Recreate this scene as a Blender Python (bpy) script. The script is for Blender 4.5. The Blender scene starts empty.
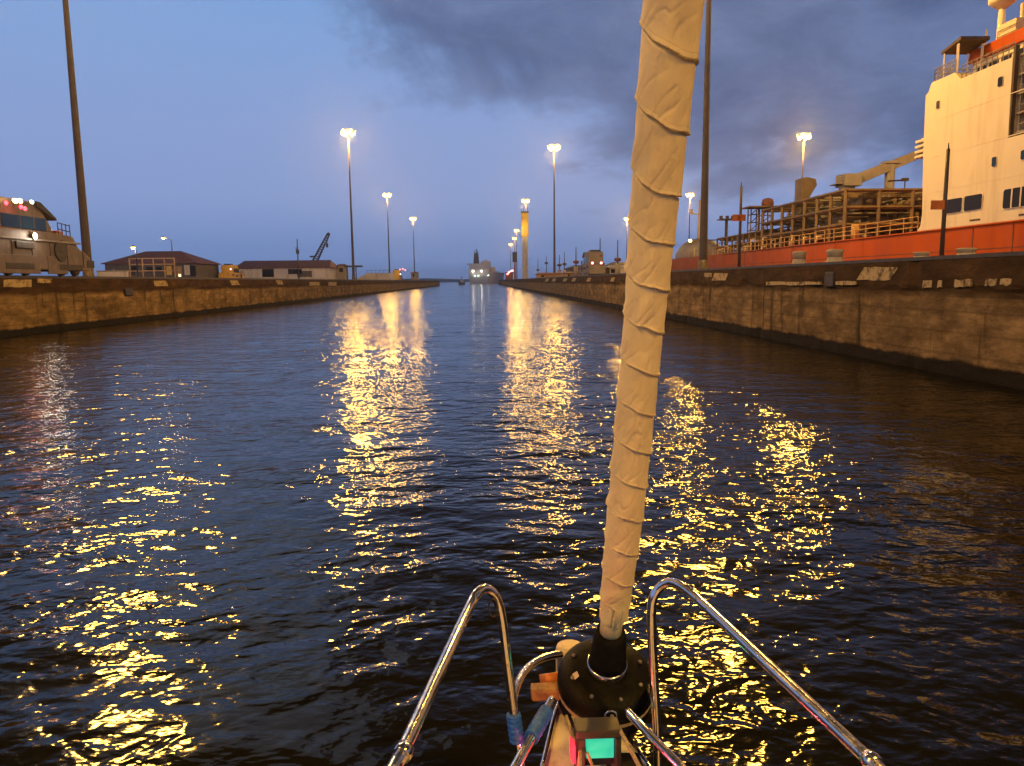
import bpy, bmesh, math, random
import numpy as np
from mathutils import Vector, Matrix, noise as mnoise

random.seed(7); np.random.seed(7)
R = math.radians
S = bpy.context.scene
COL = S.collection

# ---------------------------------------------------------------- camera
W_, H_, F_ = 1024, 766, 760.0
VPX, VPY, ROLL = 481.0, 281.0, 0.0115          # where the canal axis vanishes, and slope of the horizon
CAM = Vector((0.0, 0.0, 2.36))
yc = Vector((VPX - W_/2, H_/2 - VPY, -F_)).normalized()      # world +Y in camera axes
hz = Vector((1.0, ROLL, 0.0))
zc = hz.cross(yc); zc = (-zc if zc.y < 0 else zc).normalized()
xc = yc.cross(zc).normalized()
M3 = Matrix((xc, yc, zc))                                      # camera axes -> world axes
cam_data = bpy.data.cameras.new('camera'); cam = bpy.data.objects.new('camera', cam_data)
COL.objects.link(cam); S.camera = cam
cam_data.sensor_width = 36; cam_data.lens = F_*36/W_
cam_data.clip_start = 0.05; cam_data.clip_end = 30000
cam.matrix_world = Matrix.Translation(CAM) @ M3.to_4x4()

def ray(px, py):
    return M3 @ Vector((px - W_/2, H_/2 - py, -F_))
def PY(px, py, Y):
    d = ray(px, py); return CAM + d*(Y/d.y)
def PX(px, py, X):
    d = ray(px, py); return CAM + d*(X/d.x)
def PZ(px, py, z):
    d = ray(px, py); return CAM + d*((z - CAM.z)/d.z)
def proj(p):
    q = M3.transposed() @ (Vector(p) - CAM); return (W_/2 + F_*q.x/-q.z, H_/2 - F_*q.y/-q.z)

# ---------------------------------------------------------------- world, light level
S.view_settings.view_transform = 'Standard'; S.view_settings.look = 'None'
S.view_settings.exposure = 0.0; S.view_settings.gamma = 1.0; S.view_settings.use_curve_mapping = False
S.render.engine = 'CYCLES'
cy = S.cycles
cy.use_denoising = True
try: cy.denoiser = 'OPENIMAGEDENOISE'
except Exception: pass
cy.denoising_input_passes = 'RGB_ALBEDO_NORMAL'
cy.max_bounces = 6; cy.diffuse_bounces = 2; cy.glossy_bounces = 4; cy.transmission_bounces = 4; cy.transparent_max_bounces = 8
cy.volume_bounces = 0
cy.sample_clamp_indirect = 6.0; cy.sample_clamp_direct = 0.0
cy.caustics_reflective = False; cy.caustics_refractive = False
cy.use_light_tree = True

MAST_POWER = 60000.0
LAMP_COL = (1.0, 0.50, 0.07)

def N(nt, t, **kw):
    n = nt.nodes.new(t)
    for k, v in kw.items(): setattr(n, k, v)
    return n
def L(nt, a, b): nt.links.new(a, b)
def math_(nt, op, a, b=None, clamp=False):
    n = N(nt, 'ShaderNodeMath', operation=op); n.use_clamp = clamp
    for i, v in enumerate((a, b)):
        if v is None: continue
        if isinstance(v, (int, float)): n.inputs[i].default_value = v
        else: L(nt, v, n.inputs[i])
    return n.outputs[0]
def ramp(nt, fac, stops, interp='LINEAR'):
    n = N(nt, 'ShaderNodeValToRGB'); cr = n.color_ramp; cr.interpolation = interp
    while len(cr.elements) < len(stops): cr.elements.new(0.5)
    for e, (p, c) in zip(cr.elements, stops):
        e.position = p; e.color = (*c, 1) if len(c) == 3 else c
    L(nt, fac, n.inputs[0]); return n.outputs[0]
def mixc(nt, fac, a, b, mode='MIX'):
    n = N(nt, 'ShaderNodeMix', data_type='RGBA', blend_type=mode)
    for i, v in ((0, fac), (6, a), (7, b)):
        if isinstance(v, (int, float)): n.inputs[i].default_value = v
        elif isinstance(v, tuple): n.inputs[i].default_value = (*v[:3], 1)
        else: L(nt, v, n.inputs[i])
    return n.outputs[2]
def noise(nt, vec, scale, detail=3, rough=0.5, dist=0.0):
    n = N(nt, 'ShaderNodeTexNoise'); n.inputs['Scale'].default_value = scale
    n.inputs['Detail'].default_value = detail; n.inputs['Roughness'].default_value = rough
    n.inputs['Distortion'].default_value = dist
    if vec is not None: L(nt, vec, n.inputs['Vector'])
    return n.outputs['Fac']

w = bpy.data.worlds.new("World"); S.world = w; w.use_nodes = True
nt = w.node_tree; nt.nodes.clear()
out = N(nt, 'ShaderNodeOutputWorld'); bg = N(nt, 'ShaderNodeBackground')
L(nt, bg.outputs[0], out.inputs[0])
sky = N(nt, 'ShaderNodeTexSky', sky_type='NISHITA'); sky.sun_disc = False
sky.sun_elevation = R(1.5); sky.sun_rotation = R(200); sky.air_density = 1.3; sky.dust_density = 0.6; sky.ozone_density = 4.0
tc = N(nt, 'ShaderNodeTexCoord'); sp = N(nt, 'ShaderNodeSeparateXYZ'); L(nt, tc.outputs['Generated'], sp.inputs[0])
z = sp.outputs['Z']; zz = math_(nt, 'MAXIMUM', z, 0.0)
# twilight gradient: pale at the horizon, then blue; unseen zenith greyed to darken the water
grad = ramp(nt, zz, [(0.0, (0.21, 0.33, 0.66)), (0.045, (0.185, 0.29, 0.58)), (0.10, (0.25, 0.345, 0.63)), (0.18, (0.25, 0.355, 0.65)),
                     (0.34, (0.20, 0.365, 0.70)), (0.43, (0.10, 0.125, 0.175)), (0.55, (0.042, 0.045, 0.048)), (1.0, (0.025, 0.026, 0.026))])
# cloud layer seen in perspective: direction divided by height
den = math_(nt, 'ADD', zz, 0.34)
cx = math_(nt, 'DIVIDE', sp.outputs['X'], den); cyy = math_(nt, 'DIVIDE', sp.outputs['Y'], den)
cv = N(nt, 'ShaderNodeCombineXYZ'); L(nt, cx, cv.inputs[0]); L(nt, cyy, cv.inputs[1]); cv.inputs[2].default_value = 5.7
n1 = noise(nt, cv.outputs[0], 1.5, 7, 0.55, 0.4)
n2 = noise(nt, cv.outputs[0], 4.6, 7, 0.62, 0.3)
nn = math_(nt, 'ADD', math_(nt, 'MULTIPLY', n1, 0.72), math_(nt, 'MULTIPLY', n2, 0.28))
b1 = math_(nt, 'SUBTRACT', zz, math_(nt, 'SUBTRACT', 0.225, math_(nt, 'MULTIPLY', sp.outputs['X'], 0.40)))
b1 = math_(nt, 'MINIMUM', math_(nt, 'MAXIMUM', math_(nt, 'MULTIPLY', b1, 1.5), -0.22), 0.13)
b2 = math_(nt, 'MINIMUM', math_(nt, 'MAXIMUM', math_(nt, 'MULTIPLY', math_(nt, 'ADD', sp.outputs['X'], 0.15), 1.6), -0.3), 0.0)
dens = math_(nt, 'ADD', math_(nt, 'ADD', nn, b1), b2)
cm = N(nt, 'ShaderNodeMapRange', interpolation_type='SMOOTHSTEP'); L(nt, dens, cm.inputs[0])
cm.inputs[1].default_value = 0.45; cm.inputs[2].default_value = 0.60
ccol = mixc(nt, ramp(nt, n2, [(0.35,(0,0,0)),(0.65,(1,1,1))]), (0.065, 0.088, 0.195), (0.135, 0.18, 0.34))
ccol = mixc(nt, ramp(nt, zz, [(0.36,(0,0,0)),(0.52,(1,1,1))]), ccol, (0.030, 0.032, 0.034))
skyc = mixc(nt, math_(nt, 'MULTIPLY', cm.outputs[0], 0.86), grad, ccol)
nish = mixc(nt, 1.0, sky.outputs[0], (0.004, 0.0045, 0.006), 'MULTIPLY')
skyc = mixc(nt, 1.0, skyc, nish, 'ADD')
L(nt, skyc, bg.inputs[0]); bg.inputs[1].default_value = 1.0

sun = bpy.data.lights.new('last_daylight', 'SUN'); sun.energy = 0.05; sun.angle = R(20); sun.color = (0.7, 0.8, 1.0)
so = bpy.data.objects.new('last_daylight', sun); COL.objects.link(so); so.rotation_euler = (R(60), 0, R(-160))

# ---------------------------------------------------------------- materials
MATS = {}
def newmat(name):
    m = bpy.data.materials.new(name); m.use_nodes = True
    nt = m.node_tree; b = nt.nodes['Principled BSDF']; MATS[name] = m
    return m, nt, b
def pos(nt):
    return N(nt, 'ShaderNodeNewGeometry').outputs['Position']
def obco(nt):
    return N(nt, 'ShaderNodeTexCoord').outputs['Object']
def bump(nt, b, h, strength=0.4, dist=0.02):
    n = N(nt, 'ShaderNodeBump'); n.inputs['Strength'].default_value = strength; n.inputs['Distance'].default_value = dist
    L(nt, h, n.inputs['Height']); L(nt, n.outputs[0], b.inputs['Normal'])
def simple(name, c, rough=0.6, metal=0.0, var=0.25, scale=3.0, dirt=None, bmp=0.0):
    """painted / plain surface with uneven tone and some dirt"""
    m, nt, b = newmat(name); p = obco(nt)
    n_ = noise(nt, p, scale, 5, 0.6)
    lo = tuple(x*(1-var) for x in c); hi = tuple(min(1, x*(1+var)) for x in c)
    col = ramp(nt, n_, [(0.3, lo), (0.7, hi)])
    if dirt:
        mp = N(nt, 'ShaderNodeMapping'); mp.inputs['Scale'].default_value = (1, 1, 0.15); L(nt, p, mp.inputs[0])
        d = noise(nt, mp.outputs[0], scale*1.7, 6, 0.65)
        col = mixc(nt, ramp(nt, d, [(0.52, (0,0,0)), (0.68, (0.8,0.8,0.8))]), col, dirt)
    L(nt, col, b.inputs['Base Color'])
    b.inputs['Metallic'].default_value = metal
    r = ramp(nt, noise(nt, p, scale*2.3, 4), [(0.3, (max(0.03, rough-0.1),)*3), (0.7, (min(1, rough+0.12),)*3)])
    L(nt, r, b.inputs['Roughness'])
    if bmp: bump(nt, b, noise(nt, p, scale*6, 4), bmp, 0.01)
    return m
def emis(name, c, s, base=(0.8,0.8,0.8)):
    m, nt, b = newmat(name)
    b.inputs['Base Color'].default_value = (*base, 1)
    b.inputs['Emission Color'].default_value = (*c, 1); b.inputs['Emission Strength'].default_value = s
    return m

simple('galv', (0.22, 0.20, 0.19), 0.5, 0.3, 0.2, 2)
simple('pole_paint', (0.05, 0.04, 0.048), 0.55, 0.1, 0.2, 1.2, dirt=(0.07,0.045,0.03))
simple('dark_steel', (0.05, 0.045, 0.042), 0.5, 0.2, 0.3, 4)
simple('ship_red', (0.345, 0.060, 0.001), 0.6, 0, 0.12, 0.35, dirt=(0.27,0.04,0.006), bmp=0.1)
for nm_, cc_, lo_ in (('ship_red', (0.16, 0.03, 0.006), 0.60),):
    m_ = MATS[nm_]; t_ = m_.node_tree; b_ = t_.nodes['Principled BSDF']; src = b_.inputs['Base Color'].links[0].from_socket
    mp_ = N(t_, 'ShaderNodeMapping'); mp_.inputs['Scale'].default_value = (1, 1.1, 0.10); L(t_, obco(t_), mp_.inputs[0])
    L(t_, mixc(t_, ramp(t_, noise(t_, mp_.outputs[0], 1.3, 6, 0.7), [(lo_, (0,0,0)), (lo_+0.1, (0.6,)*3)]), src, cc_), b_.inputs['Base Color'])
simple('ship_white', (0.62, 0.56, 0.48), 0.45, 0, 0.04, 0.5, dirt=(0.5,0.43,0.34), bmp=0.08)
simple('ship_grey', (0.24, 0.225, 0.22), 0.6, 0, 0.2, 0.8, dirt=(0.2,0.12,0.07))
simple('rack_steel', (0.15, 0.105, 0.065), 0.6, 0.1, 0.35, 0.6, dirt=(0.12,0.06,0.03))
simple('pipe_dark', (0.06, 0.045, 0.035), 0.6, 0.2, 0.35, 0.9, dirt=(0.08,0.03,0.015))
simple('rust_orange', (0.45, 0.14, 0.04), 0.7, 0, 0.3, 2.0, dirt=(0.2,0.06,0.02))
simple('yellow_paint', (0.72, 0.45, 0.05), 0.5, 0, 0.2, 1.0, dirt=(0.3,0.17,0.04))
simple('loco_silver', (0.125, 0.10, 0.09), 0.5, 0.25, 0.22, 1.3, dirt=(0.09,0.06,0.045), bmp=0.15)
simple('loco_dark', (0.035, 0.03, 0.03), 0.6, 0.1, 0.4, 3, dirt=(0.09,0.05,0.03))
simple('roof_red', (0.16, 0.055, 0.04), 0.7, 0, 0.25, 0.7, dirt=(0.09,0.04,0.03))
simple('wall_white', (0.62, 0.58, 0.52), 0.8, 0, 0.12, 0.6, dirt=(0.38,0.31,0.25))
simple('wall_dark', (0.10, 0.085, 0.075), 0.8, 0, 0.3, 0.6)
simple('timber', (0.42, 0.26, 0.12), 0.7, 0, 0.3, 1.2)
simple('concrete_light', (0.34, 0.31, 0.27), 0.85, 0, 0.25, 2.5, dirt=(0.18,0.15,0.12), bmp=0.3)
simple('land', (0.07, 0.065, 0.05), 0.95, 0, 0.4, 0.05)
simple('hill', (0.05, 0.075, 0.06), 0.95, 0, 0.3, 0.01)
simple('naval_grey', (0.55, 0.54, 0.55), 0.6, 0, 0.1, 0.1)
simple('funnel_dark', (0.03, 0.03, 0.035), 0.5)
simple('black_plastic', (0.006, 0.0055, 0.0055), 0.5, 0, 0.3, 30, bmp=0.25)
simple('black_rubber', (0.008, 0.007, 0.007), 0.7, 0, 0.3, 25, bmp=0.3)
simple('gelcoat', (0.68, 0.64, 0.60), 0.35, 0, 0.08, 12, dirt=(0.40,0.34,0.28))
simple('cream_plastic', (0.62, 0.52, 0.36), 0.45, 0, 0.1, 20, dirt=(0.4,0.3,0.18))
simple('teak', (0.34, 0.17, 0.075), 0.55, 0, 0.35, 14, dirt=(0.12,0.06,0.03), bmp=0.4)
simple('blue_tape', (0.02, 0.12, 0.62), 0.55, 0, 0.2, 30, dirt=(0.02,0.08,0.4), bmp=0.5)
simple('rope', (0.42, 0.34, 0.25), 0.85, 0, 0.3, 60, bmp=0.8)
simple('rusty_iron', (0.10, 0.05, 0.03), 0.75, 0.3, 0.5, 25, dirt=(0.25,0.09,0.03), bmp=0.7)
simple('orange_buoy', (0.65, 0.20, 0.04), 0.5, 0, 0.15, 10)
simple('crane_dark', (0.04, 0.045, 0.06), 0.6, 0, 0.2, 1)
simple('hut_grey', (0.25, 0.22, 0.2), 0.8, 0, 0.2, 1)

MATS['ship_red'].node_tree.nodes['Principled BSDF'].inputs['Specular IOR Level'].default_value = 0.2
for q_ in ('black_plastic','black_rubber'): MATS[q_].node_tree.nodes['Principled BSDF'].inputs['Specular IOR Level'].default_value = 0.1
m, nt, b = newmat('window_dark'); b.inputs['Base Color'].default_value = (0.015, 0.014, 0.014, 1); b.inputs['Roughness'].default_value = 0.2; b.inputs['Specular IOR Level'].default_value = 0.15
m, nt, b = newmat('window_teal'); b.inputs['Base Color'].default_value = (0.008, 0.022, 0.024, 1); b.inputs['Roughness'].default_value = 0.1
m, nt, b = newmat('stainless')
b.inputs['Metallic'].default_value = 1.0; b.inputs['Base Color'].default_value = (0.72, 0.69, 0.66, 1)
rr = ramp(nt, noise(nt, obco(nt), 35, 6, 0.7), [(0.35, (0.10,)*3), (0.75, (0.33,)*3)]); L(nt, rr, b.inputs['Roughness'])
sp_ = noise(nt, obco(nt), 90, 3, 0.6)
cc = mixc(nt, ramp(nt, sp_, [(0.60, (0,0,0)), (0.68, (1,1,1))]), (0.72, 0.69, 0.66), (0.42, 0.30, 0.20)); L(nt, cc, b.inputs['Base Color'])

emis('lamp_lens', (1.0, 0.60, 0.085), 11.0)
emis('lamp_white', (1.0, 0.86, 0.66), 30.0)
emis('lamp_amber', (1.0, 0.55, 0.15), 14.0)
emis('lamp_greenwhite', (0.75, 1.0, 0.8), 4.0)
emis('lamp_red', (1.0, 0.04, 0.06), 8.0, (0.5,0.02,0.02))
emis('lamp_pink', (1.0, 0.22, 0.20), 7.0)
emis('porthole_light', (1.0, 0.72, 0.42), 4.0)
emis('nav_green', (0.04, 0.80, 0.52), 0.6, (0.02, 0.5, 0.35))
emis('nav_red', (1.0, 0.03, 0.06), 1.6, (0.5, 0.02, 0.02))

# --- lock wall concrete: stained dark coping band, blotchy pale concrete, wet dark band at the waterline
def wall_mat(name, pale, dark):
    m, nt, b = newmat(name); p = pos(nt); s = N(nt, 'ShaderNodeSeparateXYZ'); L(nt, p, s.inputs[0]); z = s.outputs['Z']
    mp0 = N(nt, 'ShaderNodeMapping'); mp0.inputs['Scale'].default_value = (1, 0.38, 1); L(nt, p, mp0.inputs[0]); p = mp0.outputs[0]
    big = noise(nt, p, 0.55, 6, 0.6); fine = noise(nt, p, 4.5, 8, 0.7); mid = noise(nt, p, 1.8, 6, 0.65)
    c = ramp(nt, mid, [(0.28, tuple(x*0.35 for x in pale)), (0.5, tuple(x*0.85 for x in pale)), (0.70, tuple(x*1.45 for x in pale))])
    c = mixc(nt, ramp(nt, fine, [(0.35, (0.75,)*3), (0.62, (0,0,0))]), c, tuple(x*0.4 for x in pale))
    mp = N(nt, 'ShaderNodeMapping'); mp.inputs['Scale'].default_value = (1, 1.0, 0.75); L(nt, p, mp.inputs[0])
    streak = noise(nt, mp.outputs[0], 1.1, 6, 0.7)
    c = mixc(nt, ramp(nt, streak, [(0.52, (0,0,0)), (0.68, (0.7,)*3)]), c, (0.05, 0.028, 0.012))
    c = mixc(nt, ramp(nt, noise(nt, p, 0.9, 6, 0.7), [(0.5, (0,0,0)), (0.66, (0.55,)*3)]), c, tuple(x*1.45 for x in pale))
    # pour lines, and dark runs down from the coping
    pl_ = N(nt, 'ShaderNodeTexWave', wave_type='BANDS', bands_direction='Z'); pl_.inputs['Scale'].default_value = 0.62; pl_.inputs['Distortion'].default_value = 0.6; L(nt, p, pl_.inputs['Vector'])
    c = mixc(nt, ramp(nt, pl_.outputs['Fac'], [(0.0, (0.38,)*3), (0.06, (0,0,0))]), c, tuple(x*0.25 for x in pale))
    mr = N(nt, 'ShaderNodeMapping'); mr.inputs['Scale'].default_value = (1, 1.3, 0.12); L(nt, pos(nt), mr.inputs[0])
    rn = ramp(nt, noise(nt, mr.outputs[0], 1.0, 6, 0.7), [(0.56, (0,0,0)), (0.66, (0.8,)*3)])
    c = mixc(nt, rn, c, (0.03, 0.017, 0.007))
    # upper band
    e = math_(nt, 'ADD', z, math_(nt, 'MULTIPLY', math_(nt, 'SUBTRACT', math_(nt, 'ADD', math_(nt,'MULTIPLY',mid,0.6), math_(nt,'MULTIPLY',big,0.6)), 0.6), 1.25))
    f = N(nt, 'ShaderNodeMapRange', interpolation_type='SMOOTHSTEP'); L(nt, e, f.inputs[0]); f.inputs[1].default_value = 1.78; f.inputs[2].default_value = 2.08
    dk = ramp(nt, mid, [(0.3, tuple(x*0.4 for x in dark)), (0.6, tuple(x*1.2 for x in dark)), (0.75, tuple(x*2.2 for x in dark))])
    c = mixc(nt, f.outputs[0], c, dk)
    # waterline
    e2 = math_(nt, 'ADD', z, math_(nt, 'MULTIPLY', math_(nt, 'SUBTRACT', mid, 0.5), 0.35))
    g = N(nt, 'ShaderNodeMapRange', interpolation_type='SMOOTHSTEP'); L(nt, e2, g.inputs[0]); g.inputs[1].default_value = 0.42; g.inputs[2].default_value = 0.30
    c = mixc(nt, g.outputs[0], c, (0.012, 0.008, 0.004))
    L(nt, c, b.inputs['Base Color'])
    rr = mixc(nt, g.outputs[0], (0.85,)*3, (0.75,)*3); L(nt, rr, b.inputs['Roughness'])
    bump(nt, b, math_(nt, 'ADD', fine, mid), 0.8, 0.06)
    return m
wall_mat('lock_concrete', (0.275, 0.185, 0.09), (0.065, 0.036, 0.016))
m, nt, b = newmat('worn_paint'); p = pos(nt)
a = ramp(nt, noise(nt, p, 5.0, 6, 0.7), [(0.36, (0,0,0)), (0.50, (1,1,1))])
a2 = noise(nt, p, 22, 3)
L(nt, mixc(nt, a, (0.08, 0.05, 0.02), mixc(nt, a2, (0.36, 0.27, 0.13), (0.58, 0.45, 0.24))), b.inputs['Base Color']); b.inputs['Roughness'].default_value = 0.8
MATS['lock_concrete'].node_tree.nodes['Principled BSDF'].inputs['Specular IOR Level'].default_value = 0.15
m, nt, b = newmat('quay_top'); p = pos(nt)
c = ramp(nt, noise(nt, p, 0.9, 7, 0.65), [(0.3, (0.07,0.05,0.033)), (0.7, (0.2,0.15,0.1))]); L(nt, c, b.inputs['Base Color'])
b.inputs['Roughness'].default_value = 0.85; bump(nt, b, noise(nt, p, 8, 5), 0.5, 0.02)

# --- sailcloth
m, nt, b = newmat('sailcloth'); p = obco(nt)
f1 = noise(nt, p, 9, 6, 0.6); f2 = noise(nt, p, 40, 5, 0.7)
c = ramp(nt, f1, [(0.3, (0.76, 0.65, 0.40)), (0.7, (0.88, 0.76, 0.48))])
c = mixc(nt, ramp(nt, f2, [(0.55, (0,0,0)), (0.75, (0.6,)*3)]), c, (0.52, 0.42, 0.26))
at_ = N(nt, 'ShaderNodeAttribute'); at_.attribute_name = 'wrap'; fr_ = at_.outputs['Fac']
st_ = ramp(nt, fr_, [(0.0, (0.5,)*3), (0.02, (0.12,)*3), (0.085, (0,0,0)), (0.09, (0.45,)*3), (0.1, (0,0,0)), (0.955, (0,0,0)), (1.0, (0.6,)*3)])
c = mixc(nt, st_, c, (0.16, 0.12, 0.07))
c = mixc(nt, ramp(nt, noise(nt, p, 3.2, 6, 0.65), [(0.45, (0,0,0)), (0.65, (0.5,)*3)]), c, (0.62, 0.53, 0.34))
L(nt, c, b.inputs['Base Color']); b.inputs['Roughness'].default_value = 0.75
wv = N(nt, 'ShaderNodeTexWave'); wv.inputs['Scale'].default_value = 260; wv.inputs['Distortion'].default_value = 1.0; L(nt, p, wv.inputs['Vector'])
hh = math_(nt, 'ADD', math_(nt, 'MULTIPLY', wv.outputs['Fac'], 0.06), math_(nt, 'ADD', noise(nt, p, 22, 5, 0.6), math_(nt, 'MULTIPLY', f2, 0.35)))
bump(nt, b, hh, 0.55, 0.006)

# --- canal water: small ripples added to the real swell of the mesh, slope taken by finite differences
m, nt, b = newmat('canal_water')
P0 = pos(nt)
def height(off):
    v = N(nt, 'ShaderNodeVectorMath', operation='ADD'); L(nt, P0, v.inputs[0]); v.inputs[1].default_value = off
    def layer(rot, sc, scale, detail, amp, rough=0.5, dist=0.0):
        mp = N(nt, 'ShaderNodeMapping'); mp.inputs['Rotation'].default_value = (0, 0, R(rot)); mp.inputs['Scale'].default_value = (*sc, 1)
        L(nt, v.outputs[0], mp.inputs[0])
        return math_(nt, 'MULTIPLY', noise(nt, mp.outputs[0], scale, detail, rough, dist), amp)
    h = layer(12, (0.8, 1.2), 1.25, 2.0, 0.070, 0.5)
    h = math_(nt, 'ADD', h, layer(-33, (0.85, 1.15), 3.5, 2.0, 0.047, 0.5, 0.3))
    h = math_(nt, 'ADD', h, layer(20, (0.8, 1.2), 11.0, 2.0, 0.0085, 0.5, 0.2))
    return h
EPS = 0.006
h0 = height((0,0,0)); hx = height((EPS,0,0)); hy = height((0,EPS,0))
sx = math_(nt, 'DIVIDE', math_(nt, 'SUBTRACT', h0, hx), EPS); sy = math_(nt, 'DIVIDE', math_(nt, 'SUBTRACT', h0, hy), EPS)
# patches of calmer and rougher water
pt = ramp(nt, noise(nt, P0, 0.11, 3), [(0.3, (0.7,)*3), (0.7, (1.1,)*3)])
mpw = N(nt, 'ShaderNodeMapping'); mpw.inputs['Scale'].default_value = (0.22, 0.75, 1); L(nt, P0, mpw.inputs[0])
pt = math_(nt, 'MULTIPLY', pt, ramp(nt, noise(nt, mpw.outputs[0], 1.0, 4, 0.6), [(0.36, (0.5,)*3), (0.62, (1.35,)*3)]))
sx = math_(nt, 'MULTIPLY', sx, pt); sy = math_(nt, 'MULTIPLY', sy, pt)
cb = N(nt, 'ShaderNodeCombineXYZ'); L(nt, sx, cb.inputs[0]); L(nt, sy, cb.inputs[1])
gn = N(nt, 'ShaderNodeNewGeometry')
va = N(nt, 'ShaderNodeVectorMath', operation='ADD'); L(nt, gn.outputs['Normal'], va.inputs[0]); L(nt, cb.outputs[0], va.inputs[1])
vn = N(nt, 'ShaderNodeVectorMath', operation='NORMALIZE'); L(nt, va.outputs[0], vn.inputs[0]); L(nt, vn.outputs[0], b.inputs['Normal'])
b.inputs['Base Color'].default_value = (0.006, 0.0055, 0.002, 1); b.inputs['IOR'].default_value = 1.333
b.inputs['Roughness'].default_value = 0.085; b.inputs['Specular IOR Level'].default_value = 0.31

def M(n): return MATS[n]

# ---------------------------------------------------------------- mesh helpers
class MB:
    def __init__(s): s.v = []; s.f = []; s.m = []; s.sm = []
    def add(s, vs, fs, mi=0, smooth=False):
        o = len(s.v); s.v += [tuple(v) for v in vs]
        for f in fs: s.f.append([o+i for i in f]); s.m.append(mi); s.sm.append(smooth)
        return s
    def box(s, a, b_, mi=0):
        (x0,y0,z0),(x1,y1,z1) = a, b_
        x0,x1 = min(x0,x1),max(x0,x1); y0,y1 = min(y0,y1),max(y0,y1); z0,z1 = min(z0,z1),max(z0,z1)
        return s.add([(x0,y0,z0),(x1,y0,z0),(x1,y1,z0),(x0,y1,z0),(x0,y0,z1),(x1,y0,z1),(x1,y1,z1),(x0,y1,z1)],
              [(0,3,2,1),(4,5,6,7),(0,1,5,4),(1,2,6,5),(2,3,7,6),(3,0,4,7)], mi)
    def tube(s, pts, r, n=12, mi=0, cap=True, smooth=True):
        pts = [Vector(p) for p in pts]; rs = r if isinstance(r, (list, tuple)) else [r]*len(pts)
        o = len(s.v); prev = None
        for i, p in enumerate(pts):
            t = (pts[min(i+1, len(pts)-1)] - pts[max(i-1, 0)]).normalized()
            if prev is None:
                a = Vector((0,0,1)) if abs(t.z) < 0.9 else Vector((1,0,0)); u = t.cross(a).normalized()
            else:
                u = (prev - t*prev.dot(t)).normalized()
            prev = u; v = t.cross(u)
            for k in range(n):
                an = 2*math.pi*k/n; s.v.append(tuple(p + (u*math.cos(an) + v*math.sin(an))*rs[i]))
        for i in range(len(pts)-1):
            for k in range(n):
                k2 = (k+1) % n
                s.f.append([o+i*n+k, o+i*n+k2, o+(i+1)*n+k2, o+(i+1)*n+k]); s.m.append(mi); s.sm.append(smooth)
        if cap:
            s.f.append([o+k for k in range(n)][::-1]); s.m.append(mi); s.sm.append(False)
            e = o+(len(pts)-1)*n; s.f.append([e+k for k in range(n)]); s.m.append(mi); s.sm.append(False)
        return s
    def lathe(s, c, prof, n=24, mi=0, axis=None, smooth=True):
        """prof: list of (radius, height along axis)"""
        c = Vector(c); ax = Vector(axis or (0,0,1)).normalized()
        a = Vector((0,1,0)) if abs(ax.z) > 0.9 else Vector((0,0,1)); u = ax.cross(a).normalized(); v = ax.cross(u)
        o = len(s.v)
        for (r, h) in prof:
            for k in range(n):
                an = 2*math.pi*k/n; s.v.append(tuple(c + ax*h + (u*math.cos(an)+v*math.sin(an))*max(r,1e-4)))
        for i in range(len(prof)-1):
            for k in range(n):
                k2 = (k+1)%n
                s.f.append([o+i*n+k, o+i*n+k2, o+(i+1)*n+k2, o+(i+1)*n+k]); s.m.append(mi); s.sm.append(smooth)
        s.f.append([o+k for k in range(n)][::-1]); s.m.append(mi); s.sm.append(False)
        e = o+(len(prof)-1)*n; s.f.append([e+k for k in range(n)]); s.m.append(mi); s.sm.append(False)
        return s
    def prism_x(s, yz, x0, x1, mi=0):
        """outline in (Y, Z) carried from x0 to x1"""
        n = len(yz); vs = [(x0,y,z) for y,z in yz] + [(x1,y,z) for y,z in yz]
        fs = [list(range(n)), list(range(2*n-1, n-1, -1))] + [[(i+1)%n, i, n+i, n+(i+1)%n] for i in range(n)]
        return s.add(vs, fs, mi)
    def prism_y(s, xz, y0, y1, mi=0):
        n = len(xz); vs = [(x,y0,z) for x,z in xz] + [(x,y1,z) for x,z in xz]
        fs = [list(range(n)), list(range(2*n-1, n-1, -1))] + [[(i+1)%n, i, n+i, n+(i+1)%n] for i in range(n)]
        return s.add(vs, fs, mi)
    def bar(s, a, b_, t, mi=0):
        a = Vector(a); b_ = Vector(b_); return s.tube([a, b_], t*0.7071, 4, mi, True, False)
    def build(s, name, mats, parent=None, bevel=0.0, fix=True):
        me = bpy.data.meshes.new(name); me.from_pydata(s.v, [], s.f)
        for mm in (mats if isinstance(mats, (list, tuple)) else [mats]): me.materials.append(M(mm) if isinstance(mm, str) else mm)
        me.polygons.foreach_set('material_index', s.m); me.polygons.foreach_set('use_smooth', s.sm)
        if fix:
            bm = bmesh.new(); bm.from_mesh(me); bmesh.ops.recalc_face_normals(bm, faces=bm.faces); bm.to_mesh(me); bm.free()
        me.update()
        o = bpy.data.objects.new(name, me); COL.objects.link(o)
        if parent is not None: o.parent = parent
        if bevel:
            bv = o.modifiers.new('bevel', 'BEVEL'); bv.width = bevel; bv.segments = 2; bv.limit_method = 'ANGLE'
        return o
def tag(o, label=None, cat=None, group=None, kind=None):
    if label: o['label'] = label
    if cat: o['category'] = cat
    if group: o['group'] = group
    if kind: o['kind'] = kind
    return o
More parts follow.
